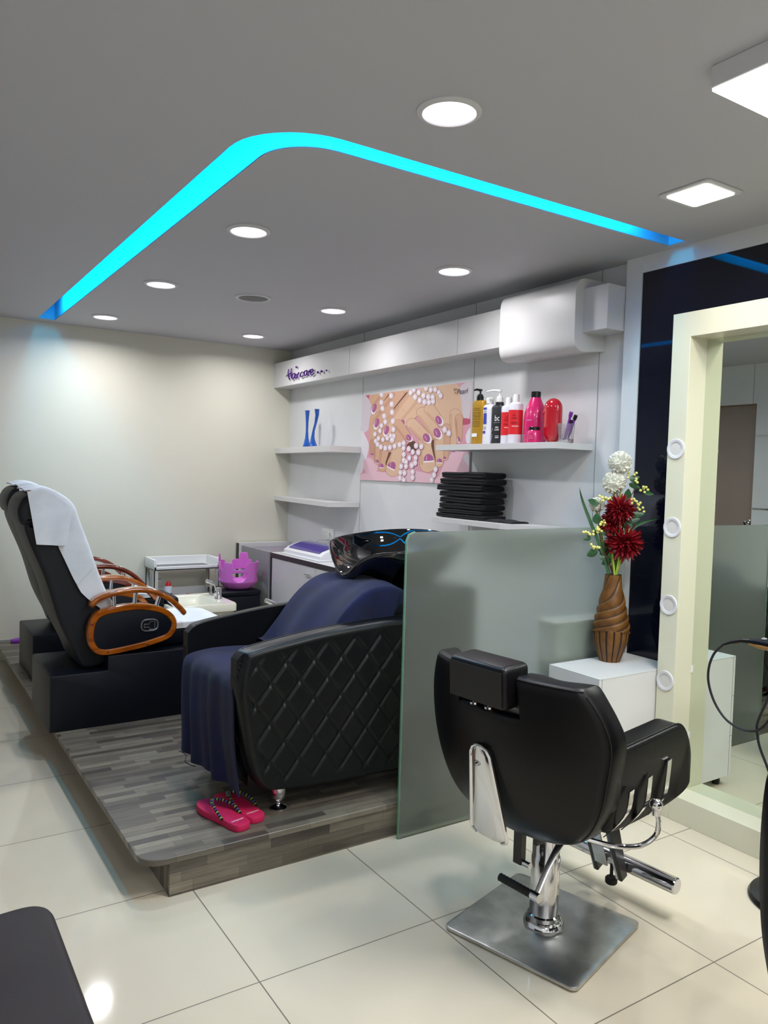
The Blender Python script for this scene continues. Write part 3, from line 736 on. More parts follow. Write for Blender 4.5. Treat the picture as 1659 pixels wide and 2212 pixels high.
        rim = [i for i in range(N)] + [j*N+N-1 for j in range(1, K)] + [(K-1)*N+i for i in range(N-2, -1, -1)] + [j*N for j in range(K-2, 0, -1)]
        fs += [(a, b_, m0+b_, m0+a) for a, b_ in zip(rim, rim[1:] + rim[:1])]
        o = obj(name, MB().add(vs, fs), m, smooth=70); tag(o, lab, cat); return o
    globals()['cloth'] = cloth
    def fold1(q, s):
        h = max(0, (q - .42) / .58)
        w_ = math.sin(s * 19 + .6) * .6 + math.sin(s * 33 + 2) * .4
        return (-.020 * h * w_ - .012 * h + .065 * h * (1 - s) ** 1.5, -.04 * (1 - s) * min(1, h * 3) + .008 * math.sin(q * 9 + s * 3), .004 * math.sin(s * 9 + q * 20) * (1 - h) - h ** 2 * (.03 * (1 - s)) )
    cloth('seat_towel', [(1.50, 0, .690), (1.40, 0, .672), (1.28, 0, .668), (1.16, 0, .668), (1.105, 0, .660), (1.078, 0, .630), (1.072, 0, .56), (1.072, 0, .45), (1.078, 0, .34), (1.082, 0, .255)],
          2.695, 3.155, -.006, fold1, 'navy_towel', 'navy blue towel spread over the shampoo chair seat, hanging down in front')
    def fold2(q, s):
        return (.006 * math.sin(s * 13 + q * 4), .01 * math.sin(q * 7), .006 * math.sin(s * 8 + q * 12) + .004 * math.sin(s * 21))
    cloth('back_towel', [(1.905, 0, .86), (1.89, 0, .93), (1.83, 0, .967), (1.75, 0, .967), (1.66, 0, .938), (1.57, 0, .875), (1.49, 0, .78), (1.43, 0, .70), (1.41, 0, .685)],
          2.692, 3.155, -.006, fold2, 'navy_towel', 'navy blue towel draped over the reclined back of the shampoo chair', side=(.26, lambda q: .02 + .15 * math.sin(PI * min(1, max(0, q * 1.15))), -1))
shampoo_chair()

# black ceramic wash basin behind the shampoo chair
def basin():
    t = thing('wash_basin', 'glossy black ceramic hair wash basin behind the shampoo chair', 'basin', (2.06, 2.98, .14))
    cx, cy = 2.02, 2.985
    n = 56
    def rad(a):
        # plan radius: nearly rectangular with the neck side towards -x
        ca, sa = math.cos(a), math.sin(a); ax, ay = (.30 if ca < 0 else .26), .30; p = 2.7
        return (abs(ca / ax) ** p + abs(sa / ay) ** p) ** (-1 / p)
    def neck(a):
        d = abs((a - PI + PI) % (2 * PI) - PI); d = abs(math.atan2(math.sin(a - PI), math.cos(a - PI))); return math.exp(-(d / .42) ** 2)
    def rimz(a): return 1.135 + .03 * math.cos(a) - .115 * neck(a) + .012 * math.sin(a)
    rings = []
    def ring(fr, fz):
        rings.append([(cx + rad(a) * fr(a) * math.cos(a), cy + rad(a) * fr(a) * math.sin(a), fz(a)) for a in [2 * PI * k / n for k in range(n)]])
    ring(lambda a: .40, lambda a: .90); ring(lambda a: .62, lambda a: .985); ring(lambda a: .80, lambda a: 1.015 - .005 * neck(a)); ring(lambda a: .93, lambda a: rimz(a) - .05)
    ring(lambda a: .985, lambda a: rimz(a) - .018); ring(lambda a: 1.0, lambda a: rimz(a) - .006); ring(lambda a: .99, lambda a: rimz(a) + .002); ring(lambda a: .97, lambda a: rimz(a) + .003)
    ring(lambda a: .95, lambda a: rimz(a) - .005); ring(lambda a: .90, lambda a: rimz(a) - .04 + .02 * neck(a)); ring(lambda a: .78, lambda a: 1.03 - .02 * neck(a)); ring(lambda a: .55, lambda a: 1.0); ring(lambda a: .25, lambda a: .985); ring(lambda a: .03, lambda a: .98)
    vs = [p for r in rings for p in r]; fs = [(j*n+k, j*n+(k+1) % n, (j+1)*n+(k+1) % n, (j+1)*n+k) for j in range(len(rings)-1) for k in range(n)]
    fs += [tuple(range(n)), tuple((len(rings)-1)*n+k for k in range(n))]
    obj('bowl', MB().add(vs, fs), 'black_ceramic', t, smooth=50)
    obj('pedestal', MB().box(2.03, 2.24, 2.80, 3.16, .1405, .91, .03, 3), 'black_plastic', t)
    obj('back_shell', MB().box(1.925, 2.28, 2.70, 3.24, .62, .945, .04, 4), 'black_plastic', t)
    obj('faucet', MB().lathe([(.02, 1.01), (.02, 1.10), (.016, 1.12), (0, 1.125)], (2.24, 2.98, 0), 20).tube([(2.235, 2.98, 1.10), (2.19, 2.98, 1.13), (2.15, 2.98, 1.12)], .009, 10), 'chrome', t)
basin()
# ------------------------------------------------------------------ pedicure chairs (local origin: near rear bottom corner of the base)
def pedicure_chair(dark=False):
    t = thing('pedicure_chair', 'x', 'chair', (.683, 3.965, .14), group='pedicure chairs on the platform')
    O = lambda n, mb, m, p=None, s=35: obj(n, mb, m, p or t, False, s)
    X0, Y0, Z0 = .683, 3.965, .14
    def L(pts): return [(x - X0, z - Z0) for x, z in pts]
    W = .53
    base = rpoly(L([(.683, .1402), (.683, .418), (.952, .418), (.952, .492), (1.52, .492), (1.52, .1402)]), [0, .012, .004, .008, .01, 0], 3)
    O('base', MB().prism(base, 0, W, 'y', .006, 2), 'navy_leather')
    bprof = [(v.x, v.y) for v in cr([(a, b, 0) for a, b in L([(.925, .425), (.845, .425), (.80, .52), (.737, .66), (.675, .87), (.60, 1.06), (.578, 1.14), (.60, 1.16), (.70, 1.15), (.775, 1.12), (.83, 1.03), (.885, .87), (.94, .74), (1.02, .64), (1.04, .56), (.99, .46)])], 5, True)]
    bk = O('backrest', MB().prism(bprof, .075, W - .075, 'y', .022, 4), 'grey_leather', None, 50)
    hprof = [(v.x, v.y) for v in cr([(a, b, 0) for a, b in L([(.560, 1.155), (.548, 1.215), (.572, 1.275), (.62, 1.30), (.70, 1.285), (.77, 1.235), (.79, 1.17), (.76, 1.14), (.66, 1.155), (.59, 1.14)])], 5, True)]
    O('headrest', MB().prism(hprof, .07, W - .07, 'y', .03, 4), 'grey_leather', None, 50)
    O('seat', MB().box(.98 - X0, 1.50 - X0, .075, W - .075, .493 - Z0, .60 - Z0, .03, 4), 'navy_leather')
    O('leg_rest', MB().box(1.505 - X0, 1.60 - X0, .09, W - .09, .30 - Z0, .585 - Z0, .03, 4), 'navy_leather')
    oval = [(v.x, v.y) for v in cr([(a, b, 0) for a, b in L([(.852, .60), (.868, .68), (.92, .725), (1.08, .745), (1.20, .725), (1.27, .685), (1.298, .625), (1.268, .562), (1.18, .530), (1.06, .508), (.93, .498), (.872, .530)])], 6, True)]
    cx, cz = sum(p[0] for p in oval) / len(oval), sum(p[1] for p in oval) / len(oval)
    wood = 'arm_wood_dark' if dark else 'arm_wood'
    for sg, yc in ((-1, .020), (1, W - .020)):
        ins = [(cx + (x - cx) * .955, cz + (z - cz) * .92) for x, z in oval]
        a_ = O('arm_panel', MB().prism(ins, yc - .028, yc + .028, 'y', .012, 3), 'navy_leather', None, 50)
        rg = MB(); n = len(oval)
        for (yy0, yy1) in ((yc - .034, yc + .034),):
            vs = []
            for k, (x, z) in enumerate(oval):
                ix, iz = x + (cx - x) * .0, z; d = Vector((cx - x, cz - z)); a = Vector(oval[k-1]); b = Vector(oval[(k+1) % n]); tn = (b - a).normalized(); nr = Vector((-tn.y, tn.x))
                if nr.dot(d) < 0: nr = -nr
                i2 = (x + nr.x * .030, z + nr.y * .030); i1 = (x + nr.x * .005, z + nr.y * .005); i3 = (x + nr.x * .025, z + nr.y * .025)
                vs += [(x, yy0 + .006, z), (i1[0], yy0, i1[1]), (i3[0], yy0, i3[1]), (i2[0], yy0 + .006, i2[1]), (i2[0], yy1 - .006, i2[1]), (i3[0], yy1, i3[1]), (i1[0], yy1, i1[1]), (x, yy1 - .006, z)]
            fs = [(8*j+k, 8*j+(k+1) % 8, 8*((j+1) % n)+(k+1) % 8, 8*((j+1) % n)+k) for j in range(n) for k in range(8)]
            rg.add(vs, fs)
        ring = O('wood_ring', rg, wood, a_, 50)
        for (x, z) in ((.868, .655), (.945, .512), (1.14, .532)):
            O('plug', MB().ball((x - X0 + .004, yc + sg * .034, z - Z0 + .004), (.007, .003, .007), 12, 8), 'arm_wood_dark', a_)
        pth = cr([(x, 0, z) for x, z in L([(.868, .745), (.90, .778), (.98, .805), (1.08, .815), (1.17, .803), (1.25, .765), (1.31, .712), (1.345, .672)])], 6)
        rl = MB(); vs = []
        for k, p in enumerate(pth):
            a = pth[max(0, k-1)]; b = pth[min(len(pth)-1, k+1)]; tn = (b - a).normalized(); nr = Vector((-tn.z, 0, tn.x)); q = min(k, len(pth)-1-k); ww = .031 if q > 1 else (.026 if q == 1 else .02); hh = .0135 if q > 1 else .011
            for (dy, dn) in ((-ww, -.006), (-ww, .006), (-ww+.006, hh), (ww-.006, hh), (ww, .006), (ww, -.006), (ww-.006, -hh), (-ww+.006, -hh)): vs.append((p.x + nr.x*dn, yc + dy, p.z + nr.z*dn))
        n2 = len(pth); rl.add(vs, [(8*j+k, 8*j+(k+1) % 8, 8*(j+1)+(k+1) % 8, 8*(j+1)+k) for j in range(n2-1) for k in range(8)] + [tuple(range(8)), tuple(range(8*n2-8, 8*n2))])
        O('arm_rail', rl, wood, a_, 50)
        for (xb, zb, xt, zt_) in ((.985, .735, .98, .800), (1.085, .742, 1.09, .806), (1.195, .722, 1.215, .785)):
            O('post', MB().tube([(xb - X0, yc, zb - Z0), (xt - X0, yc, zt_ - Z0)], .0095, 12), 'chrome', a_)
        # chrome escutcheon with a release latch on the outside
        es = MB(); yy = yc + sg * .0315
        ov = [(1.155 - X0 + .042 * math.copysign(abs(math.cos(a)) ** .6, math.cos(a)), yy, .632 - Z0 + .029 * math.copysign(abs(math.sin(a)) ** .7, math.sin(a))) for a in [2 * PI * i / 28 for i in range(29)]]
        es.tube(ov, .0042, 6, False)
        lt = [(-.028, .006), (-.028, -.010), (-.004, -.010), (.0, -.022), (.026, -.022), (.026, .018), (.002, .018), (-.004, .006), (-.028, .006)]
        es.tube([(1.155 - X0 + x, yy, .632 - Z0 + z) for x, z in lt], .0028, 6, False)
        O('latch', es, 'silver', a_)
    return t
pc = pedicure_chair(); pc['label'] = 'black pedicure chair nearer the camera, long white towel over it'
pc2 = pedicure_chair(True); pc2.location = (.758, 4.967, .14); pc2['label'] = 'farther black pedicure chair by the cream wall, with red-brown arm rails'

# ivory foot baths in front of the pedicure chairs
def foot_bath(loc, lab):
    t = thing('foot_bath', lab, 'foot bath', loc, group='foot baths')
    O = lambda n, mb, m, p=None, s=35: obj(n, mb, m, p or t, False, s)
    X1, Y1, H_ = .47, .50, .395
    out = rrect(0, X1, 0, Y1, .03, 5); mid = rrect(.035, X1 - .11, .04, Y1 - .06, .03, 5); low = rrect(.07, X1 - .14, .08, Y1 - .10, .03, 5)
    n = len(out); vs = []
    rings = [(rrect(.03, X1 - .03, .03, Y1 - .03, .03, 5), 0), (rrect(.02, X1 - .02, .02, Y1 - .02, .03, 5), H_ - .075), (rrect(.012, X1 - .012, .012, Y1 - .012, .03, 5), H_ - .06), (out, H_ - .052), (out, H_ - .01), (rrect(.006, X1 - .006, .006, Y1 - .006, .03, 5), H_), (rrect(.028, X1 - .103, .033, Y1 - .053, .03, 5), H_), (mid, H_ - .008), (low, H_ - .16)]
    for r, z in rings: vs += [(x, y, z) for x, y in r]
    fs = [(j*n+k, j*n+(k+1) % n, (j+1)*n+(k+1) % n, (j+1)*n+k) for j in range(len(rings)-1) for k in range(n)] + [tuple(range(n)), tuple((len(rings)-1)*n+k for k in range(n))]
    O('basin', MB().add(vs, fs), 'ivory', None, 40)
    sp = O('spray_tap', MB().lathe([(0, 0), (.021, 0), (.021, .004), (.013, .009), (.0085, .03), (.0085, .075), (.012, .085)], (X1 - .05, Y1 - .115, H_), 20).tube([(X1 - .085, Y1 - .12, H_ + .105), (X1 - .05, Y1 - .115, H_ + .092), (X1 - .022, Y1 - .112, H_ + .078)], [.015, .015, .012], 12).tube([(X1 - .024, Y1 - .11, H_ + .085), (X1 - .016, Y1 - .11, H_ + .055), (X1 - .014, Y1 - .11, H_ + .04)], .0035, 8), 'chrome')
    O('mixer_tap', MB().lathe([(0, 0), (.026, 0), (.026, .006), (.022, .012), (.021, .07), (.019, .078), (.0, .08)], (X1 - .055, Y1 - .28, H_), 24).box(X1 - .083, X1 - .060, Y1 - .289, Y1 - .271, H_ + .02, H_ + .065, .004, 2), 'chrome')
    return t
foot_bath((1.565, 4.93, .1405), 'ivory foot bath with two chrome taps beside the wall trolley')
foot_bath((1.605, 4.00, .1405), 'ivory foot bath hidden behind the shampoo chair arm')

# white towels
def chair_towel(dx, dy, lab, path, y0, y1, fold, flap=None):
    o = cloth('towel', [(x + dx, 0, z) for x, y, z in path], y0 + dy, y1 + dy, .006, fold, 'white_towel', lab)
    return o
def foldw(q, s): return (.004 * math.sin(s * 11 + q * 9), .012 * math.sin(q * 6 + 1) - .02 * (1 - s) * (q > .5) , .004 * math.sin(s * 9 + q * 14))
def near_drop(q, s): return (.004 * math.sin(s * 11 + q * 9), .003 * math.sin(q * 25 + s * 3), .004 * math.sin(s * 9 + q * 14))
SD = (.24, lambda q: lerp_tab([(0, .08), (.12, .12), (.22, .14), (.34, .13), (.46, .10), (.54, .04), (.60, .02), (1, .02)], q), 1)
T1 = [(.60, 0, 1.305), (.66, 0, 1.322), (.73, 0, 1.300), (.795, 0, 1.245), (.825, 0, 1.16), (.865, 0, 1.04), (.91, 0, .90), (.96, 0, .78), (1.03, 0, .68), (1.10, 0, .622), (1.20, 0, .612), (1.36, 0, .612), (1.50, 0, .612), (1.60, 0, .602), (1.66, 0, .56)]
cloth('towel', T1, 4.030, 4.43, .007, near_drop, 'white_towel', 'long white towel draped over the nearer pedicure chair from headrest to leg rest', side=SD)
flapv = [(.612, 4.016, 1.30), (.70, 4.014, 1.298), (.765, 4.014, 1.255)]
def flap():
    mb = MB(); nu, nv = 14, 18
    def f(front):
        def g(u, v):
            xt = .585 + .205 * u; zt_ = 1.315 - .03 * abs(u - .3) - .12 * max(0, u - .45); zb = 1.055 - .012 * u + .03 * max(0, u - .8)
            z = zt_ + (zb - zt_) * v; x = xt + .04 * v * (1 - u) * 1.0 - .03 * v * u
            y = 4.022 - .006 * math.sin(u * 7 + 1) * v - .010 * v - (.005 if front else 0); return (x, y, z)
        return g
    a = MB().grid(f(True), nu, nv); k = len(a.v); a.grid(f(False), nu, nv)
    rim = [i for i in range(nu)] + [nu*j+nu-1 for j in range(1, nv)] + [nu*(nv-1)+i for i in range(nu-2, -1, -1)] + [nu*j for j in range(nv-2, 0, -1)]
    for p, q in zip(rim, rim[1:] + rim[:1]): a.f.append((p, q, k+q, k+p)); a.m.append(0)
    return a
fl = obj('hand_towel', flap(), 'white_towel', smooth=60)
tag(fl, 'small white towel hanging down the side of the nearer headrest', 'towel')
T2 = [(.675, 0, 1.306), (.74, 0, 1.325), (.81, 0, 1.302), (.872, 0, 1.245), (.905, 0, 1.16), (.942, 0, 1.04), (.985, 0, .90), (1.035, 0, .78), (1.105, 0, .68), (1.175, 0, .622), (1.30, 0, .612), (1.45, 0, .612), (1.56, 0, .608)]
cloth('towel', T2, 5.034, 5.432, .007, near_drop, 'white_towel', 'white towel over the farther pedicure chair next to the wall', side=SD)

# ------------------------------------------------------------------ trolley, stool, pink basin by the back wall
def trolley():
    t = thing('trolley', 'light grey plastic shelf trolley against the cream wall', 'trolley', (2.0, 6.05, .14))
    x0, x1, y0, y1 = 1.755, 2.285, 5.92, 6.18
    def tray(z, h, m='white_plastic'):
        return MB().box(x0, x1, y0, y1, z, z + .012, .003, 1).box(x0, x1, y0, y0 + .012, z, z + .03, .003, 1).box(x0, x1, y1 - .012, y1, z, z + h, .003, 1).box(x0, x0 + .022, y0, y1, z, z + h, .004, 2).box(x1 - .022, x1, y0, y1, z, z + h, .004, 2)
    obj('tray', tray(.645, .085), 'white_plastic', t); obj('tray', tray(.405, .07), 'white_plastic', t); obj('tray', tray(.19, .07), 'white_plastic', t)
    for x in (x0 + .004, x1 - .034):
        for y in (y0 + .004, y1 - .034):
            mb = MB().box(x, x + .03, y, y + .006, .16, .645).box(x if x < 2 else x + .024, x + .006 if x < 2 else x + .03, y, y + .03, .16, .645)
            obj('post', mb, 'grey_plastic', t)
    for x in (x0, x1):
        s = 1 if x < 2 else -1
        obj('side_grid', MB().box(min(x, x + s*.004), max(x, x + s*.004), y0 + .04, y0 + .055, .42, .645).box(min(x, x + s*.004), max(x, x + s*.004), y0 + .085, y0 + .095, .42, .645), 'grey_plastic', t)
    for x in (x0 + .02, x1 - .02):
        for y in (y0 + .02, y1 - .02): obj('foot', MB().lathe([(.012, .1402), (.012, .16)], (x, y, 0), 12), 'grey_plastic', t)
trolley()
def pump_bottle(name, x, y, z, r, h, m, capm, lab, spray=True):
    t = thing(name, lab, 'bottle', (x, y, z))
    obj('body', MB().lathe([(r * .92, 0), (r, .006), (r, h * .62), (r * .9, h * .7), (r * .38, h * .78), (r * .36, h * .84)], (x, y, z + .0005), 20), m, t)
    if spray: obj('trigger_head', MB().box(x - .03, x + .012, y - .009, y + .009, z + h * .86, z + h, .003, 2).box(x - .026, x - .020, y - .005, y + .005, z + h * .66, z + h * .86), capm, t)
    else: obj('cap', MB().lathe([(r * .75, h * .66), (r * .72, h * .8), (r * .5, h * .95), (r * .2, h)], (x, y, z), 18), capm, t)
    return t
pump_bottle('spray_bottle', 1.83, 6.02, .418, .032, .19, 'clear', 'grey_plastic', 'clear spray bottle on the middle tray of the trolley')
b = pump_bottle('lotion_bottle', 1.885, 5.975, .418, .030, .135, 'white_bottle', 'red_label', 'white bottle with red cap on the trolley tray', False)
obj('label', MB().lathe([(.0306, .012), (.0306, .045)], (1.885, 5.975, .418), 20), 'purple_plastic', b)
tag(obj('nail_file', MB().box(1.95, 2.02, 5.98, 6.0, .418, .434, .003, 1), 'dark_frame'), 'dark red brush lying on the trolley tray', 'brush')
tag(obj('cap', MB().lathe([(.014, 0), (.016, .01), (.012, .026), (0, .028)], (2.05, 6.0, .418), 16), 'magenta'), 'small pink cap on the trolley tray', 'cap')
tag(obj('folded_cloth', MB().box(2.09, 2.24, 5.97, 6.08, .418, .436, .008, 2, None), 'grey_plastic'), 'crumpled grey cloth on the middle tray of the trolley', 'cloth')
tag(obj('comb', MB().box(2.07, 2.14, 5.945, 5.96, .419, .427, .003, 1), 'black_plastic'), 'dark comb lying on the trolley tray', 'comb')
tag(obj('tool_tray', MB().box(1.80, 2.22, 5.96, 6.12, .6575, .669, .004, 1), 'speaker_grille'), 'flat grey metal tray in the top of the trolley', 'tray')

st = thing('footstool', 'black leather cube footstool under the pink basin', 'stool', (2.32, 5.70, .14))
obj('body', MB().box(2.165, 2.475, 5.55, 5.86, .16, .47, .006, 2), 'navy_leather', st); obj('cushion', MB().box(2.160, 2.480, 5.545, 5.865, .471, .512, .012, 3), 'navy_leather', st)
for x in (2.19, 2.45):
    for y in (5.575, 5.835): obj('foot', MB().lathe([(.014, .1402), (.014, .16)], (x, y, 0), 12), 'black_plastic', st)

def pink_basin():
    t = thing('pink_basin', 'pink plastic basket basin with cut-out handles on the footstool', 'basin', (2.325, 5.70, .512))
    n = 144; nz = 44; cx, cy, cz = 2.352, 5.70, .513; H_ = .265
    def R_(v, a):
        r = .080 + .062 * min(1, v / .22) ** .5 + .008 * v; c, s = math.cos(a), math.sin(a); p = 3.2
        k = (abs(c) ** p + abs(s) ** p) ** (-1 / p); return r * (1 + (k - 1) * .55) * (1 - .035 * math.exp(-(((a * 4 / PI) % 2 - 1) / .22) ** 2))
    def bump_(a, deg, w_, soft=.07):
        d = abs(math.atan2(math.sin(a - math.radians(deg)), math.cos(a - math.radians(deg)))); u = max(0, min(1, (w_ - d) / soft)); return u * u * (3 - 2 * u)
    def top(a):
        return H_ * (.80 + .20 * (bump_(a, 145, .20) + bump_(a, 52, .26) + 0 * bump_(a, 325, .2)) - .20 * bump_(a, 252, .40, .12) - .16 * bump_(a, 100, .25, .1) - .2 * bump_(a, 190, .22, .1) - .16 * bump_(a, 12, .28, .1))
    keep = {}
    vs = []; fs = []
    for j in range(nz + 1):
        for k in range(n):
            a = 2 * PI * k / n; z = top(a) * j / nz; r = R_(z / H_, a); vs.append((cx + r * math.cos(a), cy + r * math.sin(a), cz + z))
    for j in range(nz):
        for k in range(n):
            a = 2 * PI * (k + .5) / n; v = top(a) * (j + .5) / nz / H_
            hole = False
            for q in (70, 162, 252, 340):
                d = math.atan2(math.sin(a - math.radians(q)), math.cos(a - math.radians(q)))
                if v < .50 and ((d / .42) ** 2 + ((v - .50) / .27) ** 2) < 1: hole = True
            if not hole: fs.append((j*n+k, j*n+(k+1) % n, (j+1)*n+(k+1) % n, (j+1)*n+k))
    fs.append(tuple(range(n))[::-1])
    o = obj('shell', MB().add(vs, fs), 'pink_plastic', t, smooth=60)
    md = o.modifiers.new('wall', 'SOLIDIFY'); md.thickness = .004; md.offset = -1
pink_basin()
tag(obj('slipper', MB().prism([(.79, 6.10), (.83, 6.09), (.93, 6.12), (.94, 6.17), (.84, 6.18), (.79, 6.15)], .1402, .165, 'z', .006, 2), 'purple_plastic'), 'purple slipper tip behind the farther pedicure chair', 'slipper')

# ------------------------------------------------------------------ counter along the right wall
def counter():
    t = thing('cabinet', 'white two-door cabinet with dark edge along the right wall', 'cabinet', (2.8, 5.0, .14))
    X0, Y0, Y1, Z1 = 2.57, 4.10, 5.57, .80
    obj('carcass', MB().box(X0 + .022, XR - .001, Y0, Y1, .1402, Z1 - .036), 'laminate', t)
    obj('worktop', MB().box(X0 - .004, XR - .001, Y0 - .004, Y1, Z1 - .035, Z1, .001, 1), 'laminate', t)
    obj('edge_band', MB().box(X0 - .0065, X0 - .0042, Y0 - .004, Y1, Z1 - .035, Z1 - .001).box(X0 - .0065, X0 + .02, Y1 - .012, Y1 + .0005, .142, Z1 - .036), 'dark_edge', t)
    w_ = (Y1 - .014 - Y0) / 2
    for i in range(2):
        a, b = Y1 - .014 - (i + 1) * w_ + .002, Y1 - .014 - i * w_ - .002
        d = obj('door', MB().box(X0, X0 + .02, a, b, .16, Z1 - .040, .001, 1), 'laminate', t)
        hy = a + .10 if i == 0 else b - .10
        obj('handle', MB().tube([(X0 - .016, hy - .04, .705), (X0 - .016, hy + .04, .705)], .005, 10).tube([(X0, hy - .02, .705), (X0 - .016, hy - .02, .705)], .004, 8).tube([(X0, hy + .02, .705), (X0 - .016, hy + .02, .705)], .004, 8), 'chrome', d)
        obj('lock', MB().lathe([(.010, 0), (.010, -.006), (0, -.006)], (X0, hy - .01, .635), 16, 'x'), 'dark_edge', d)
counter()
g = thing('side_counter', 'grey end counter with mauve top in the far corner', 'cabinet', (2.8, 5.85, .14))
obj('body', MB().box(2.58, XR - .001, 5.583, 6.13, .1402, .755), 'grey_board', g)
obj('top', MB().box(2.575, XR - .001, 5.583, 6.13, .756, .785), 'purple_shelf', g)
obj('front_panel', MB().box(2.555, 2.579, 5.583, 6.13, .1402, .802), 'grey_board', g)
obj('end_board', MB().box(2.535, XR - .001, 6.14, 6.20, .1402, .822, .001, 1), 'laminate', g)
obj('edge_band', MB().box(2.5335, 2.5348, 6.141, 6.199, .1402, .82), 'dark_edge', g)

def sterilizer():
    t = thing('sterilizer_box', 'white table device with purple lid on the cabinet', 'device', (2.80, 5.15, .80))
    pts = lambda k: None
    Y0, Y1 = 4.86, 5.46
    prof = [(2.62, .8005), (2.62, .835), (2.66, .862), (2.74, .888), (2.82, .892), (2.90, .878), (2.96, .85), (2.96, .8005)]
    obj('body', MB().prism(prof, Y0, Y1, 'y', .010, 3), 'device', t)
    obj('foot_plate', MB().box(2.60, 2.98, Y0 - .02, Y1 + .02, .8002, .812, .004, 2), 'device', t)
    lid = MB(); ns = 14
    def f(u, v):
        pr_ = cr([(2.640, 0, .853), (2.66, 0, .865), (2.74, 0, .892), (2.82, 0, .897)], 5); p = pr_[min(len(pr_)-1, int(u * (len(pr_)-1)))]; return (p.x, Y0 + .05 + (Y1 - Y0 - .10) * v, p.z + .001)
    lid.grid(f, 16, 8); obj('lid', lid, 'purple_lid', t)
sterilizer()
ou = thing('wall_socket', 'white switched wall socket plate above the cabinet', 'socket', (XR, 5.47, .95))
obj('plate', MB().box(XR - .010, XR - .0005, 5.375, 5.565, .895, .99, .003, 2), 'white_plastic', ou)
for y in (5.54, 5.515, 5.49): obj('switch', MB().box(XR - .0145, XR - .0102, y - .009, y + .009, .925, .96, .001, 1), 'white_plastic', ou)
obj('holes', MB().box(XR - .0112, XR - .0102, 5.425, 5.432, .93, .955).box(XR - .0112, XR - .0102, 5.405, 5.41, .925, .935), 'ink_dark', ou)
tag(obj('power_cord', MB().tube(cr([(XR - .013, 5.42, .925), (2.99, 5.43, .905), (2.98, 5.50, .90), (2.975, 5.56, .885), (2.97, 5.62, .845), (2.93, 5.60, .808), (2.80, 5.55, .8045), (2.74, 5.50, .8045)], 6), .0035, 8), 'white_cable'), 'white power cord from the wall socket to the purple-lidded device', 'cord')

# ------------------------------------------------------------------ wall shelves and what stands on them
ZS = 1.634
def shelf(name, poly, z0, z1, lab, end=None):
    t = thing(name, lab, 'shelf', (2.9, sum(p[1] for p in poly) / len(poly), z0), group='white wall shelves')
    obj('board', MB().prism(poly, z0, z1, 'z', .0008, 1), 'laminate', t)
    return t
shelf('wall_shelf', [(XR - .001, 4.992), (2.75, 4.992), (2.885, YB - .001), (XR - .001, YB - .001)], 1.588, ZS, 'upper left white shelf carrying the two blue vases')
shelf('wall_shelf', [(XR - .001, 5.0), (2.75, 5.0), (2.885, YB - .001), (XR - .001, YB - .001)], 1.183, 1.218, 'lower left empty white shelf above the cabinet')
shelf('wall_shelf', [(XR - .001, 2.738), (2.755, 2.738), (2.775, 3.735), (2.985, 3.735), (2.985, 3.70), (XR - .001, 3.70)], 1.586, 1.618, 'upper right white shelf holding the row of bottles')
shelf('wall_shelf', [(XR - .001, 2.735), (2.75, 3.115), (2.76, 3.735), (2.985, 3.735), (2.985, 3.70), (XR - .001, 3.70)], 1.163, 1.192, 'lower right white shelf with the pile of black towels')

# two blue vases
def blue_vase(x, y, bend, lab):
    t = thing('bud_vase', lab, 'vase', (x, y, ZS + .0005), group='blue bud vases')
    prof = [(.030, 0), (.032, .006), (.026, .03), (.015, .075), (.010, .13), (.011, .19), (.015, .25), (.020, .298), (.0165, .297), (.011, .25), (.008, .20)]
    mb = MB().lathe(prof, (x, y, ZS + .0005), 28)
    mb.v = [(a, b + bend * math.sin((c - ZS) / .30 * 2 * PI * .80 + .3) * .034, c) for a, b, c in mb.v]
    obj('body', mb, 'blue_glass', t)
    obj('foot', MB().lathe([(.0, .0006), (.030, .0006), (.033, .003), (.033, .010), (.0, .012)], (x, y, ZS), 24), 'blue_glass', t)
blue_vase(2.905, 5.665, 0, 'straight-necked blue glass bud vase, left of the pair'); blue_vase(2.895, 5.51, 1, 'blue glass bud vase with a kinked neck, right of the pair')

# ---- bottles on the right shelf. ZB: shelf top
ZB = 1.6185; BX = 2.87
def bt(name, lab, y): return thing(name, lab, 'bottle', (BX, y, ZB))
def flatbottle(y, w_, d, h, prof, m, parent, name='body', x=BX):
    """prof: list (t 0..1 height, relative width)"""
    mb = MB(); n = 32; vs = []
    for (q, k) in prof:
        for i in range(n):
            a = 2 * PI * i / n; c, s = math.cos(a), math.sin(a); p = 3.5
            r = (abs(c) ** p + abs(s) ** p) ** (-1 / p); vs.append((x + d / 2 * k ** .7 * r * c, y + w_ / 2 * k * r * s, ZB + h * q))
    m_ = len(prof); mb.add(vs, [(j*n+k, j*n+(k+1) % n, (j+1)*n+(k+1) % n, (j+1)*n+k) for j in range(m_-1) for k in range(n)] + [tuple(range(n)), tuple((m_-1)*n+k for k in range(n))])
    return obj(name, mb, m, parent, smooth=50)
def pump(y, z, m, parent, top=.066, nz=-.045, neck=.020, x=BX):
    o = obj('pump_head', MB().lathe([(neck, z), (neck, z + .024), (neck * .8, z + .026), (neck * .78, z + .034), (.006, z + .036), (.005, z + top - .012), (.011, z + top - .010), (.011, z + top), (0, z + top + .001)], (x, y, 0), 20).tube([(x, y, z + top - .005), (x - .03, y + (-nz) * .5, z + top - .004), (x - .045, y - nz, z + top - .010)], [.007, .006, .0045], 8), m, parent); return o
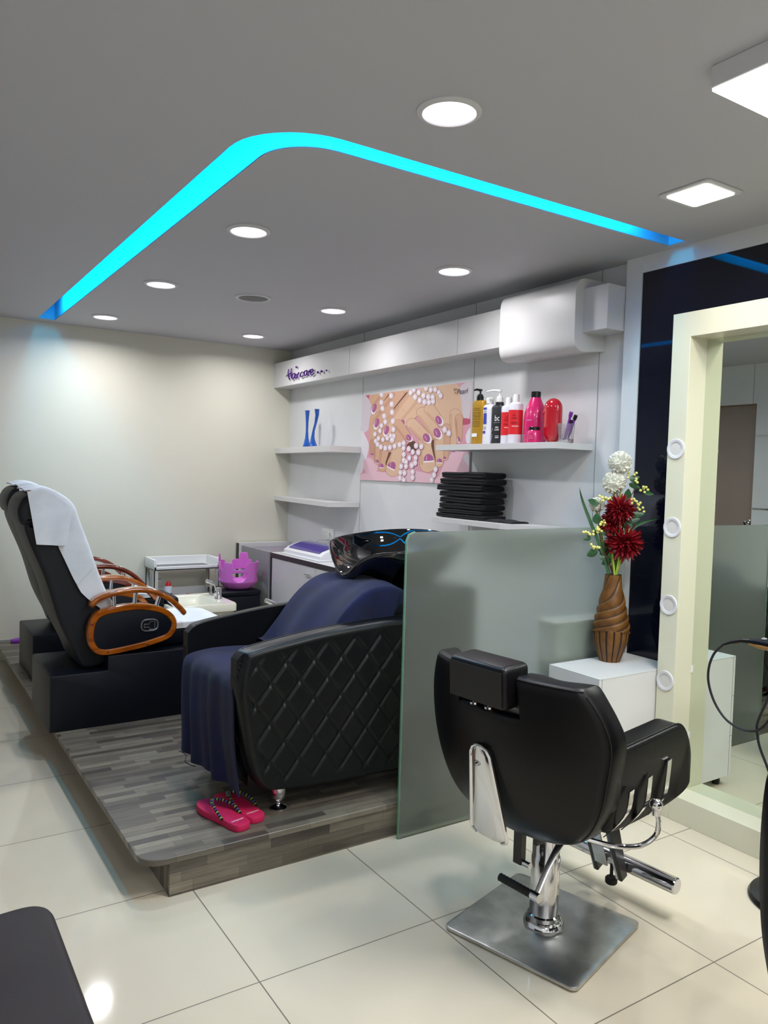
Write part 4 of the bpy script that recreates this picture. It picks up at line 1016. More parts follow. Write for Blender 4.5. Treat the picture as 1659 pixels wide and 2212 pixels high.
# gold pump bottle
t = bt('pump_bottle', 'gold pump bottle with a black pump head, far left of the bottle row', 3.452)
flatbottle(3.452, .104, .055, .252, [(0, .92), (.01, 1), (.25, .97), (.55, .93), (.80, .98), (.95, 1.0), (.985, .9), (1, .5)], 'gold_bottle', t)
pump(3.455, ZB + .252, 'black_plastic', t, .064, .0)
lb = MB()
for i, (z, h_, w0) in enumerate([(.205, .003, .05), (.195, .003, .06), (.18, .004, .07), (.168, .003, .07), (.158, .003, .066), (.145, .003, .07), (.13, .004, .06), (.118, .003, .07), (.106, .003, .064)]): lb.box(BX - .0282, BX - .0278, 3.452 - w0 / 2, 3.452 + w0 / 2, ZB + z, ZB + z + h_)
obj('print', lb, 'ink_gold', t); obj('barcode', MB().box(BX - .0292, BX - .0288, 3.44, 3.485, ZB + .045, ZB + .065), 'ink_light', t)
# white bottle
t = bt('shampoo_bottle', 'white bottle with blue print between gold and black bottles', 3.368)
flatbottle(3.368, .084, .05, .228, [(0, .93), (.01, 1), (.30, .93), (.55, .90), (.85, 1.0), (.93, .95), (.97, .7), (1, .4)], 'white_bottle', t)
obj('cap', MB().lathe([(.021, .228), (.021, .255), (.019, .262), (0, .263)], (BX, 3.368, ZB), 22), 'white_plastic', t)
obj('print', MB().box(BX - .0262, BX - .0256, 3.365, 3.392, ZB + .195, ZB + .207), 'blue_label', t); obj('print', MB().box(BX - .0254, BX - .0248, 3.365, 3.390, ZB + .115, ZB + .175), 'blue_label', t); obj('print', MB().box(BX - .0256, BX - .0250, 3.372, 3.392, ZB + .062, ZB + .076), 'blue_label', t)
lb = MB(); 
for z in (.186, .18, .098, .092, .086): lb.box(BX - .0260, BX - .0254, 3.366, 3.390, ZB + z, ZB + z + .0025)
obj('small_print', lb, 'ink_grey', t)
# charcoal pump bottle
t = bt('pump_bottle', 'charcoal pump bottle with long white spout, printed bc', 3.287)
flatbottle(3.287, .094, .055, .218, [(0, .97), (.008, 1), (.92, 1), (.97, .9), (1, .55)], 'black_bottle', t)
obj('neck', MB().lathe([(.023, .216), (.023, .232)], (BX, 3.287, ZB), 22), 'black_bottle', t)
pump(3.287, ZB + .232, 'white_plastic', t, .068, -.058)
lb = MB(); text_mesh(lb, 'bc', .045, onX(BX - .0282, 3.272, ZB + .128)); text_mesh(lb, 'FIBRE', .012, onX(BX - .0282, 3.272, ZB + .088)); text_mesh(lb, 'CLINIX', .012, onX(BX - .0282, 3.272, ZB + .075))
lb.box(BX - .0282, BX - .0278, 3.247, 3.30, ZB + .118, ZB + .119)
for z in (.045, .038, .034): lb.box(BX - .0282, BX - .0278, 3.255, 3.285, ZB + z, ZB + z + .002)
lb.tube([(BX - .028, 3.318, ZB + .02), (BX - .028, 3.31, ZB + .05), (BX - .028, 3.32, ZB + .06), (BX - .028, 3.305, ZB + .09)], .0008, 4); obj('print', lb, 'ink_light', t)
# two white bottles with red labels
def wrap_text(mb, txt, size, c, r, z, th):
    k = len(mb.v); text_mesh(mb, txt, size, Matrix.Identity(4)); mb.v[k:] = [(c[0] - (r + .0008) * math.cos(X_ / r + th), c[1] - (r + .0008) * math.sin(X_ / r + th), ZB + z + Y_) for X_, Y_, Z_ in mb.v[k:]]
def red_pair(y, h, lab, x):
    t = thing('treatment_bottle', lab, 'bottle', (x, y, ZB), group='white bottles with red labels')
    r = .0385
    obj('body', MB().lathe([(r * .95, 0), (r, .004), (r, h * .90), (r * .95, h * .95), (r * .6, h * .985), (r * .42, h)], (x, y, ZB), 30), 'white_bottle', t)
    obj('label', MB().lathe([(r + .0005, h * .22), (r + .0006, h * .80)], (x, y, ZB), 30), 'red_label', t)
    obj('cap', MB().lathe([(r * .46, h), (r * .43, h + .03), (r * .36, h + .040), (0, h + .041)], (x, y, ZB), 20), 'white_plastic', t)
    th = MB()
    def cyl(txt, s, z, slot_y=0):
        k = len(th.v); text_mesh(th, txt, s, Matrix.Identity(4))
        th.v[k:] = [(x - (r + .0011) * math.cos(X_ / r + slot_y), y - (r + .0011) * math.sin(X_ / r + slot_y), ZB + z + Y_) for X_, Y_, Z_ in th.v[k:]]
    cyl('ALL', .013, h * .65, .65); cyl('HAIR', .013, h * .585, .65); cyl('MASK', .014, h * .47, .65)
    obj('print', th, 'ink_dred', t)
    bar = MB().lathe([(r + .0010, h * .405), (r + .0010, h * .42)], (x, y, ZB), 40); keep = [f for f in bar.f if all(-.69 * (bar.v[i][0] - x) - .72 * (bar.v[i][1] - y) > r * .85 for i in f)]; bar.f = keep; bar.m = [0] * len(keep)
    obj('white_bar', bar, 'ink_light', t)
red_pair(3.218, .215, 'white bottle with red label behind the front red-label bottle', 2.875); red_pair(3.140, .224, 'white bottle with red label beside the tall magenta bottle', 2.858)
# tall magenta bottle and jar
t = bt('magenta_bottle', 'tall magenta bottle with black cap', 3.020)
obj('body', MB().lathe([(.056, 0), (.059, .006), (.060, .12), (.056, .165), (.045, .20), (.030, .232), (.025, .243)], (2.90, 3.036, ZB), 36), 'magenta', t)
obj('cap', MB().lathe([(.0255, .243), (.0255, .272), (.024, .274), (0, .274)], (2.90, 3.036, ZB), 28), 'black_plastic', t)
lb = MB(); wrap_text(lb, 'matrix', .013, (2.90, 3.036), .0600, .118, .25); wrap_text(lb, 'total', .012, (2.90, 3.036), .0600, .055, .25); wrap_text(lb, 'results', .012, (2.90, 3.036), .0600, .043, .28); obj('print', lb, 'ink_light', t)
t = thing('hair_mask_jar', 'low magenta jar with black lid in front of the tall bottle', 'jar', (2.80, 2.935, ZB))
obj('body', MB().lathe([(.031, .0), (.034, .004), (.035, .05), (.031, .060), (.027, .064)], (2.80, 2.935, ZB), 32), 'magenta', t)
obj('lid', MB().lathe([(.0285, .062), (.0285, .078), (.027, .080), (0, .080)], (2.80, 2.935, ZB), 28), 'black_plastic', t)
lb = MB(); wrap_text(lb, 'total', .009, (2.80, 2.935), .0352, .030, .3); wrap_text(lb, 'results', .009, (2.80, 2.935), .0352, .020, .35); obj('print', lb, 'ink_light', t)
# red pill shaped bottle
t = bt('red_flask', 'glossy red capsule-shaped flask at the right of the bottle row', 2.855)
mb = MB(); vs = []; n = 36
for j in range(25):
    a = -PI/2 + PI * j / 24; zz = .055 * math.sin(a); rr = math.cos(a)
    z = (ZB + .057 + zz if a < 0 else ZB + .057 + .117 + zz)
    for k in range(n):
        b = 2 * PI * k / n; vs.append((2.865 + .038 * rr * math.cos(b), 2.872 + .055 * rr * math.sin(b), z - .002))
mb.add(vs, [(j*n+k, j*n+(k+1) % n, (j+1)*n+(k+1) % n, (j+1)*n+k) for j in range(24) for k in range(n)]); obj('body', mb, 'red_gloss', t, smooth=60)
obj('plug', MB().ball((2.838, 2.905, ZB + .155), (.010, .012, .012), 14, 10), 'red_gloss', t)
lb = MB()
for i in range(5): lb.box(2.8285, 2.829, 2.855, 2.860, ZB + .13 + i * .011, ZB + .138 + i * .011)
obj('print', lb, 'ink_dred', t)
# beaker with make-up brushes
t = thing('clear_beaker', 'clear plastic beaker holding purple sticks at the shelf end', 'beaker', (2.86, 2.765, ZB))
obj('body', MB().lathe([(.0, .012), (.033, .012), (.040, .094), (.0425, .094), (.037, .0), (.0, .0)], (2.86, 2.772, ZB + .0004), 12), 'clear', t, smooth=20)
obj('base_rim', MB().lathe([(.0375, 0), (.0385, .0), (.039, .018), (.0375, .018)], (2.86, 2.772, ZB + .0004), 12), 'clear', t, smooth=20)
for i, (dy0, dx0, dy1, dx1, h_, lab) in enumerate([(.012, .0, -.035, -.005, .150, 'purple stick with dark head leaning right in the beaker, topmost'), (.0, .012, -.052, .01, .135, 'purple and black stick leaning farthest right in the beaker'), (-.008, -.012, -.030, .004, .112, 'short purple stick in the middle of the beaker'), (.02, .0, .012, .01, .085, 'pale short stick at the left in the beaker')]):
    s = thing('nail_buffer_stick', lab, 'stick', (2.86 + dx0, 2.772 + dy0, ZB + .014), group='sticks in the beaker')
    a = Vector((2.86 + dx0, 2.772 + dy0, ZB + .0145)); b = Vector((2.86 + dx1, 2.772 + dy1, ZB + h_)); d = (b - a)
    obj('rod', MB().tube([a, a + d * .45, a + d * .8], [.004, .006, .006], 10), 'purple_plastic' if i < 3 else 'clear', s)
    if i < 3: obj('head', MB().tube([a + d * .8, a + d * .86, a + d], [.007, .0095, .0095], 10), 'black_plastic' if i else 'purple_plastic', s)

# black towels
rnd = random.Random(5)
labs = ['bottom charcoal towel of the pile on the lower right shelf', 'second black towel from the bottom of the pile', 'third black towel from the bottom of the pile', 'fourth black towel from the bottom of the pile', 'middle black towel of the pile, bulging left',
        'third black towel from the top, sticking out left', 'second black towel from the top of the pile', 'topmost black towel of the pile on the shelf']
z = 1.193
spec = [(3.80, 3.24, .026, 'charcoal_towel'), (3.785, 3.26, .026, 'charcoal_towel'), (3.775, 3.245, .034, 'black_towel'), (3.765, 3.250, .036, 'black_towel'), (3.775, 3.235, .035, 'black_towel'), (3.800, 3.255, .036, 'black_towel'), (3.765, 3.235, .036, 'black_towel'), (3.755, 3.245, .036, 'black_towel')]
for i, (ya, yb, h_, m_) in enumerate(spec):
    ra, rb = rnd.random() * 6, rnd.random() * 6
    ya -= .045; yb += .075
    n = 40; vs = []; Ls = ya - yb; hh = h_ / 2 - .0002
    ts = [0, .04, .12, .25, .45, .7, 1.0]; qs = [q * hh * .8 / Ls for q in ts] + [.1 + .8 * k / 16 for k in range(17)] + [1 - q * hh * .8 / Ls for q in ts[::-1]]; sl = len(qs)
    for j, q in enumerate(qs):
        dd = min(q, 1 - q) * Ls / (hh * .8); endr = math.sqrt(max(.0004, 1 - (1 - min(1, dd)) ** 2)); y = ya + (yb - ya) * q; sag = .0035 * math.sin(q * 7 + ra) + .002 * math.sin(q * 17 + rb)
        for k in range(n):
            a = 2 * PI * k / n; c, s = math.cos(a), math.sin(a)
            ex = math.copysign(abs(c) ** .3, c); ez = math.copysign(abs(s) ** .5, s); x = 2.885 + (.088 - hh * (1 - endr)) * (1 + .02 * math.sin(q * 5 + rb)) * ex
            fold_ = 1 - .35 * math.exp(-(s / .16) ** 2) * (c < 0)
            x += .012 * math.exp(-(s / .10) ** 2) * (c < 0) * .5
            vs.append((x, y + .004 * math.sin(a * 2 + ra), z + h_ / 2 + hh * endr * ez * 1.0 + (sag * math.sin(PI * q) * (1 if s > 0 else .3) if i else 0) * .5))
    mb = MB().add(vs, [(j*n+k, j*n+(k+1) % n, (j+1)*n+(k+1) % n, (j+1)*n+k) for j in range(sl-1) for k in range(n)] + [tuple(range(n)), tuple((sl-1)*n+k for k in range(n))])
    tag(obj('folded_towel', mb, m_, smooth=60), labs[i], 'towel', 'towels piled on the lower right shelf'); z += h_ + .0005
mb = MB()
def ft(u, v): return (2.80 + .13 * u, 3.305 - .22 * v, 1.1935 + .017 * (math.sin(PI * min(1, max(0, u)) ) ** .3) * (1 - .25 * v) * (math.sin(PI * (.06 + .93 * (1 - v)))) ** .3 + .002 * math.sin(v * 14))
mb.grid(ft, 14, 22); k = len(mb.v); mb.add([(x, y, 1.1928) for x, y, z_ in mb.v[:k]], [tuple(k + i for i in f) for f in mb.f[:]])
nu, nv = 14, 22; rim = [i for i in range(nu)] + [nu*j+nu-1 for j in range(1, nv)] + [nu*(nv-1)+i for i in range(nu-2, -1, -1)] + [nu*j for j in range(nv-2, 0, -1)]
for p, q in zip(rim, rim[1:] + rim[:1]): mb.f.append((p, q, k+q, k+p)); mb.m.append(0)
tag(obj('flat_towel', mb, 'charcoal_towel', smooth=60), 'thin charcoal towel lying flat beside the black towel pile', 'towel')
# ------------------------------------------------------------------ poster: printed picture of manicured hands, feet and pearls (flat print on a board)
for k_, c_ in dict(sk1='#d9b598', sk2='#cfa488', sk3='#c2937a', sk_edge='#a87a62', sk_dark='#5c3a30', pinkbg='#d59aa8', pinkbg2='#e0b9c4', petal='#cfc6cc', petal2='#dcd7de', rose='#b8506a', nail='#a8588c', nail_hi='#d9b3cc', tip='#efe9ea', pearl='#e3d5dc', pearl_e='#b9999f', pearl_h='#f7f2f6', ink='#2c2224').items():
    M['p_' + k_] = mat('print_' + k_, c_, .45)
PM = ['p_pinkbg', 'p_pinkbg2', 'p_petal', 'p_petal2', 'p_rose', 'p_sk1', 'p_sk2', 'p_sk3', 'p_sk_edge', 'p_sk_dark', 'p_nail', 'p_nail_hi', 'p_tip', 'p_pearl', 'p_pearl_e', 'p_pearl_h', 'p_ink']
pi = {k_[2:]: i for i, k_ in enumerate(PM)}
HM = [0.000766849, 5.02029e-06, -0.0226164, 2.66132e-05, -0.000818622, 1.18647, 0.000128056, -1.32309e-05]
PY0, PY1, PZ0, PZ1 = 4.985, 3.705, 1.388, 2.012
class Art:
    def __init__(s): s.mb = MB(); s.d = 0
    def w(s, x, y):
        q = HM[6]*x + HM[7]*y + 1; u = (HM[0]*x + HM[1]*y + HM[2]) / q; v = (HM[3]*x + HM[4]*y + HM[5]) / q
        u = min(1, max(0, u)); v = min(1, max(0, v)); return (PY0 + (PY1 - PY0) * u, PZ0 + (PZ1 - PZ0) * v)
    def poly(s, pts, c):
        s.d += 1; x = 3.0078 - s.d * .000012; q = [s.w(a, b) for a, b in pts]; s.mb.slot(pi[c]).add([(x, y, z) for y, z in q], [tuple(range(len(q)))])
    def blob(s, pts, c, k=5): s.poly([(v.x, v.y) for v in cr([(a, b, 0) for a, b in pts], k, True)], c)
    def ell(s, cx, cy, rx, ry, c, rot=0, n=20):
        r = math.radians(rot); s.poly([(cx + rx*math.cos(a)*math.cos(r) - ry*math.sin(a)*math.sin(r), cy + rx*math.cos(a)*math.sin(r) + ry*math.sin(a)*math.cos(r)) for a in [2*PI*i/n for i in range(n)]], c)
    def finger(s, x0, y0, r0, x1, y1, r1, c='sk1', e='sk_edge', n=9):
        d = Vector((x1-x0, y1-y0)).normalized(); a0 = math.atan2(d.y, d.x)
        def cap(g):
            o = []
            for i in range(n+1): a = a0 - PI/2 + PI*i/n; o.append((x1 + (r1+g)*math.cos(a), y1 + (r1+g)*math.sin(a)))
            for i in range(n+1): a = a0 + PI/2 + PI*i/n; o.append((x0 + (r0+g)*math.cos(a), y0 + (r0+g)*math.sin(a)))
            return o
        s.poly(cap(5), e); s.poly(cap(0), c)
        n_ = Vector((-d.y, d.x)); c2 = 'sk2' if c == 'sk1' else 'sk3'
        off = r1 * .5; s.poly([(x0 + n_.x*(r0*.55), y0 + n_.y*(r0*.55)), (x1 + n_.x*r1*.55, y1 + n_.y*r1*.55), (x1 + n_.x*r1*.93 - d.x*r1*.1, y1 + n_.y*r1*.93 - d.y*r1*.1), (x0 + n_.x*r0*.93, y0 + n_.y*r0*.93)], c2)
    def nail(s, cx, cy, rx, ry, rot, tx, ty):
        """oval nail with white tip towards (tx,ty)"""
        d = Vector((tx, ty)).normalized(); s.ell(cx + d.x*ry*.22, cy + d.y*ry*.22, rx*1.04, ry*1.04, 'tip', rot); s.ell(cx - d.x*ry*.08, cy - d.y*ry*.08, rx*.93, ry*.93, 'nail', rot)
        r = math.radians(rot); s.ell(cx - rx*.35*math.cos(r), cy - rx*.35*math.sin(r) - ry*.15, rx*.10, ry*.5, 'nail_hi', rot)
    def toenail(s, x0, y0, x1, y1, k=1.0):
        """toe nail: dome with a straight white tip along x0,y0-x1,y1"""
        a = Vector((x0, y0)); b = Vector((x1, y1)); m = (a+b)/2; d = (b-a); n_ = Vector((d.y, -d.x)); up = n_.normalized()*d.length*k
        pts = [a, a + up*.35, a + up*.72 + d*.08, m + up*1.0 - d*.12, m + up*1.0 + d*.12, b + up*.72 - d*.08, b + up*.35, b]
        s.poly([(v.x, v.y) for v in cr([(p.x, p.y, 0) for p in pts], 3)], 'nail')
        u2 = up.normalized() * d.length * .16; s.poly([tuple(a - d*.05), tuple(b + d*.05), tuple(b + d*.03 - u2*-1), tuple(m + u2*.9), tuple(a - d*.03 + u2)], 'tip')
        s.ell(a.x + d.x*.28 + up.x*.5, a.y + d.y*.28 + up.y*.5, d.length*.035, d.length*k*.3, 'nail_hi', 8)
    def pearl(s, x, y, r=27, k=1.45): r *= 1.08; s.ell(x, y, r+3, r*k+3, 'pearl_e', 0, 14); s.ell(x, y, r, r*k, 'pearl', 0, 14); s.ell(x - r*.15, y - r*.1, r*.38, r*.5, 'pearl_h', 0, 10)
    def string(s, pts, r=27):
        for a, b in zip(pts, pts[1:]):
            d = Vector((b[0]-a[0], b[1]-a[1])); n_ = Vector((-d.y, d.x)).normalized()*2.5; s.poly([(a[0]-n_.x, a[1]-n_.y), (b[0]-n_.x, b[1]-n_.y), (b[0]+n_.x, b[1]+n_.y), (a[0]+n_.x, a[1]+n_.y)], 'pearl_e')
        for a in pts: s.pearl(a[0], a[1], r)
def poster():
    t = thing('wall_poster', 'wall poster of manicured hands, feet and pearl strings on pink petals', 'poster', (3.012, 4.345, PZ0))
    obj('board', MB().box(3.008, XR - .0005, PY1, PY0, PZ0, PZ1), 'white_plastic', t)
    A = Art()
    A.poly([(0, 200), (1659, 0), (1659, 1526), (0, 1526)], 'pinkbg')
    A.blob([(20, 220), (120, 260), (170, 400), (140, 620), (120, 730), (40, 750), (10, 500)], 'petal'); A.blob([(15, 760), (100, 840), (140, 980), (90, 1200), (20, 1350)], 'petal2')
    A.blob([(80, 220), (140, 215), (190, 330), (180, 360), (120, 270)], 'rose')
    A.blob([(70, 1180), (150, 1130), (260, 1230), (260, 1320), (160, 1370), (80, 1300)], 'pinkbg2'); A.blob([(20, 1380), (300, 1330), (700, 1420), (760, 1470), (700, 1526), (20, 1500)], 'pinkbg2')
    A.blob([(600, 1300), (900, 1330), (1200, 1420), (1100, 1500), (700, 1480)], 'pinkbg2'); A.blob([(1300, 1080), (1560, 1060), (1570, 1490), (1250, 1500), (1150, 1400)], 'pinkbg2')
    A.blob([(1440, 100), (1600, 40), (1590, 300), (1560, 570), (1490, 560), (1440, 300)], 'petal'); A.blob([(1470, 565), (1580, 575), (1570, 640), (1470, 650)], 'rose')
    A.blob([(1530, 1060), (1570, 1100), (1570, 1250), (1480, 1130)], 'petal2'); A.blob([(1520, 800), (1580, 700), (1575, 900), (1530, 910)], 'petal2')
    # left foot
    A.blob([(190, 500), (420, 500), (620, 800), (640, 1000), (560, 1100), (300, 1060), (170, 950), (140, 620)], 'sk2', 6)
    A.finger(190, 900, 32, 190, 1085, 27, 'sk3'); A.finger(270, 900, 40, 258, 1185, 35, 'sk2'); A.finger(380, 950, 58, 338, 1275, 54, 'sk2'); A.finger(545, 980, 85, 490, 1300, 98, 'sk1')
    A.toenail(168, 1105, 210, 1105, 1.0); A.toenail(235, 1205, 285, 1212, 1.0); A.toenail(292, 1275, 358, 1280, .95); A.toenail(405, 1262, 505, 1315, .95)
    A.poly([(430, 1050), (470, 1050), (405, 1200), (395, 1260), (385, 1200)], 'sk_dark')
    # right foot and back hand
    A.blob([(830, 140), (1360, 60), (1440, 260), (1470, 560), (1460, 780), (1380, 860), (1250, 800), (1100, 520), (920, 400), (830, 300)], 'sk1', 6)
    A.finger(1370, 500, 75, 1335, 1000, 45, 'sk1'); A.finger(1420, 560, 55, 1430, 870, 34, 'sk2'); A.finger(1250, 700, 60, 1235, 1120, 42, 'sk2'); A.finger(1140, 760, 74, 1145, 1200, 58, 'sk1'); A.finger(960, 900, 105, 985, 1225, 108, 'sk1')
    A.poly([(1035, 870), (1075, 870), (1075, 1000), (1095, 1120), (1100, 1200), (1065, 1080), (1035, 960)], 'sk_dark'); A.poly([(1385, 590), (1378, 650), (1400, 760), (1390, 690)], 'sk_edge')
    A.toenail(935, 1195, 1070, 1185, .85); A.toenail(1113, 1200, 1190, 1205, .85); A.toenail(1208, 1155, 1250, 1150, 1.1); A.toenail(1312, 1055, 1370, 1060, .6); A.nail(1423, 865, 20, 40, -10, -.3, 1)
    # left-going fingers of the upper hand
    A.blob([(140, 215), (420, 180), (700, 150), (860, 250), (800, 420), (560, 560), (330, 560), (200, 430)], 'sk2', 6)
    A.finger(380, 230, 90, 225, 420, 62, 'sk2'); A.finger(560, 240, 95, 262, 620, 62, 'sk2'); A.poly([(410, 210), (440, 200), (330, 330), (300, 370)], 'sk_dark'); A.poly([(660, 190), (700, 170), (520, 400), (480, 450), (500, 400)], 'sk_dark')
    A.finger(760, 260, 92, 412, 730, 58, 'sk1'); A.finger(900, 340, 84, 625, 640, 56, 'sk1')
    A.nail(210, 415, 34, 72, 12, -.3, 1); A.nail(250, 632, 36, 74, 12, -.3, 1); A.nail(392, 738, 38, 72, 12, -.35, 1); A.nail(614, 640, 36, 64, 18, -.35, 1)
    # right-going fingers
    A.finger(560, 640, 62, 715, 850, 52, 'sk2'); A.finger(900, 480, 80, 1115, 790, 76, 'sk1'); A.finger(1010, 430, 80, 1140, 590, 58, 'sk1'); A.finger(760, 640, 80, 970, 850, 76, 'sk1')
    A.nail(718, 842, 40, 52, -30, .8, .6); A.nail(972, 845, 52, 72, -25, .8, .6); A.nail(1122, 775, 52, 78, -20, .7, .7); A.nail(1142, 590, 46, 70, -22, .8, .5)
    for a in ((600, 420, 680, 470), (590, 395, 660, 440), (800, 380, 860, 420), (790, 400, 840, 440), (985, 690, 1040, 620), (850, 740, 880, 690)):
        d = Vector((a[2]-a[0], a[3]-a[1])); n_ = Vector((-d.y, d.x)).normalized()*3; A.poly([(a[0], a[1]), ((a[0]+a[2])/2 + n_.x*2, (a[1]+a[3])/2 + n_.y*2), (a[2], a[3]), ((a[0]+a[2])/2 + n_.x*3.4, (a[1]+a[3])/2 + n_.y*3.4)], 'sk3')
    # pearls
    A.string([(312, 212), (312, 325), (330, 415), (356, 525), (374, 610)], 26); A.string([(452, 230), (462, 352), (470, 470), (483, 600), (493, 720), (497, 820)], 27); A.pearl(478, 868, 30)
    A.string([(320, 665), (300, 740), (228, 790), (240, 890), (280, 850), (345, 868), (408, 848), (452, 810)], 23); A.string([(268, 935), (318, 975), (382, 990), (448, 982), (515, 962), (587, 940), (645, 918)], 26)
    A.blob([(700, 930), (800, 890), (830, 990), (760, 1060), (690, 1000)], 'sk_dark')
    A.string([(735, 185), (800, 250), (866, 300), (934, 325), (998, 330), (1058, 315)], 28); A.string([(780, 145), (852, 185), (920, 232), (988, 250), (1052, 255)], 28); A.string([(955, 125), (1022, 150), (1085, 145), (1140, 190), (1165, 235)], 27)
    A.string([(1225, 725), (1285, 775)], 30); A.string([(645, 990), (650, 1080), (650, 1165), (615, 1250), (605, 1340), (600, 1420)], 26); A.string([(720, 1000), (778, 1045), (730, 1130), (685, 1190), (685, 1250), (665, 1345), (655, 1450)], 26)
    A.string([(825, 955), (900, 965), (860, 1050), (820, 1130), (815, 1200), (768, 1235), (780, 1330), (780, 1410)], 27); A.string([(1105, 1290), (1085, 1370), (1050, 1440)], 27)
    # lettering
    A.d += 4; k = len(A.mb.v); text_mesh(A.mb, 'Pearl', 105, Matrix.Identity(4), 0, pi['ink'], .72)
    A.mb.v[k:] = [(3.0078 - A.d*.000012, *A.w(1468 + x + y*.18, 208 - y - x*.12)) for x, y, z in A.mb.v[k:]]
    for q in ([(1354, 130), (1362, 128), (1366, 165), (1358, 165)], [(1360, 172), (1384, 190), (1356, 215), (1374, 190)], [(1374, 140), (1398, 134), (1398, 142), (1376, 150)]): A.poly(q, 'ink')
    o = obj('print', A.mb, PM, t, smooth=0)
poster()

# ------------------------------------------------------------------ white cabinet with the vase
def drawer_cabinet():
    t = thing('drawer_cabinet', 'white drawer cabinet between glass partition and mirror, under the vase', 'cabinet', (2.71, 2.29, 0))
    X0, X1, Y0, Y1, Z1 = 2.472, 2.977, 2.156, 2.442, .622
    obj('carcass', MB().box(X0 + .018, X1, Y0, Y1, .045, Z1 - .002, .001, 1), 'laminate', t)
    obj('top', MB().box(X0, X1, Y0 - .0015, Y1, Z1 - .0019, Z1, .0006, 1), 'laminate', t)
    for a, b in ((.047, .235), (.238, .428), (.431, Z1 - .003)): obj('drawer', MB().box(X0, X0 + .0165, Y0, Y1, a, b, .0008, 1), 'laminate', t)
    obj('seam', MB().box(X0 + .0168, X0 + .0182, Y0 - .0006, Y0 + .01, .047, Z1 - .003), 'seam', t)
    for x in (X0 + .05, X1 - .05):
        for y in (Y0 + .04, Y1 - .04): obj('castor', MB().lathe([(.016, .0), (.018, .004), (.018, .03), (.008, .045)], (x, y, 0), 14), 'black_plastic', t)
drawer_cabinet()
bc = thing('side_cabinet', 'white cabinet seen through the frosted glass, touching it beside the vase', 'cabinet', (2.78, 2.54, .14))
obj('body', MB().box(2.553, XR - .004, 2.4835, 2.60, .1402, .772, .001, 1), 'laminate', bc)
obj('top', MB().box(2.548, XR - .004, 2.4825, 2.605, .773, .79, .001, 1), 'laminate', bc)
VX, VY, VZ = 2.777, 2.368, .6225
def carved_vase():
    prof = [(0, .046), (.03, .056), (.08, .073), (.125, .0795), (.17, .077), (.22, .067), (.27, .056), (.32, .045), (.36, .038), (.392, .036)]
    P_ = smooth_tab(prof, 4); n = 160; nz = 230; H_ = .392; vs = []; gr = []
    def T(z): # cumulative turning of the ridges with height
        if z < .25: return 27 * (z - .12)
        if z < .30: u = (z - .25) / .05; return 3.51 + 27 * .05 * u - 9.5 * .05 * u * u
        return 3.51 + 1.35 - .475 + 8 * (z - .30)
    for j in range(nz + 1):
        z = H_ * j / nz; r0 = lerp_tab(P_, z)
        for k in range(n):
            a = 2 * PI * k / n
            zz = z - .018 * math.cos(a + 2.4)
            if zz < .128:
                ph = (14 * a / (2 * PI)) % 1; g = abs(ph - .5) * 2; r = r0 * (1 - .09 * g ** 4 * min(1, z / .02) ** .5) ; dark = g > .86
            else:
                ph = (4 * a / (2 * PI) - T(z)) % 1; pf = (1 - ph) / .80 if ph > .20 else ph / .20; pf = math.sin(PI / 2 * max(0, min(1, pf))) ; r = r0 * (1 + (.13 * pf - .075) * min(1, (H_ - z) / .05 + .15)); dark = ph < .05 or ph > .965
            vs.append((VX + r * math.cos(a), VY + r * math.sin(a), VZ + z)); gr.append(dark)
    mb = MB()
    for s in (0, 1):
        mb.slot(s)
        if s == 0: mb.add(vs, [])
        for j in range(nz):
            for k in range(n):
                f = (j*n+k, j*n+(k+1) % n, (j+1)*n+(k+1) % n, (j+1)*n+k)
                if (sum(gr[i] for i in f) >= 2) == bool(s): mb.f.append(f); mb.m.append(s)
    k0 = len(mb.v); mb.slot(1).lathe([(.035, H_), (.029, H_), (.029, .25), (0, .25)], (VX, VY, VZ), n)
    mb.f.append(tuple(range(n))); mb.m.append(0)
    return tag(obj('carved_vase', mb, ['vase_wood', 'vase_dark'], smooth=50), 'brown vase carved with spiral ridges on the white drawer cabinet', 'vase')
carved_vase()

# flowers
rf = random.Random(11)
R_ = Vector((.84, -.54, 0))
Fv_ = Vector(F)
def fib(n, zmin=-1):
    for i in range(n):
        z = 1 - (1 - zmin) * (i + .5) / n; r = math.sqrt(max(0, 1 - z * z)); a = i * 2.399963; yield Vector((r * math.cos(a), r * math.sin(a), z))
def petal(mb, base, d, L_, W_, curl, bend=Vector((0, 0, 1))):
    d = d.normalized(); s = d.cross(bend); s = s.normalized() if s.length > .05 else Vector((1, 0, 0)); n_ = s.cross(d).normalized(); vs = []
    for i, (q, w_) in enumerate(((0, .35), (.35, .9), (.7, 1), (1, .35))):
        c = base + d * L_ * q + n_ * curl * q * q * L_; vs += [c - s * W_ * w_ * .5 + n_ * W_ * .12, c - n_ * W_ * .06, c + s * W_ * w_ * .5 + n_ * W_ * .12]
    mb.add(vs, [(3*i+k, 3*i+k+1, 3*i+4+k, 3*i+3+k) for i in range(3) for k in range(2)])
def stem_to(c, r=.0035, m='stem'):
    b = Vector((VX + rf.uniform(-.014, .014), VY + rf.uniform(-.014, .014), VZ + .30)); top = Vector(c)
    mid = b.lerp(top, .5) + Vector((rf.uniform(-.01, .01), rf.uniform(-.01, .01), 0)); return MB().tube(cr([b, b + Vector((0, 0, .09)), mid, top], 6), r, 8), m
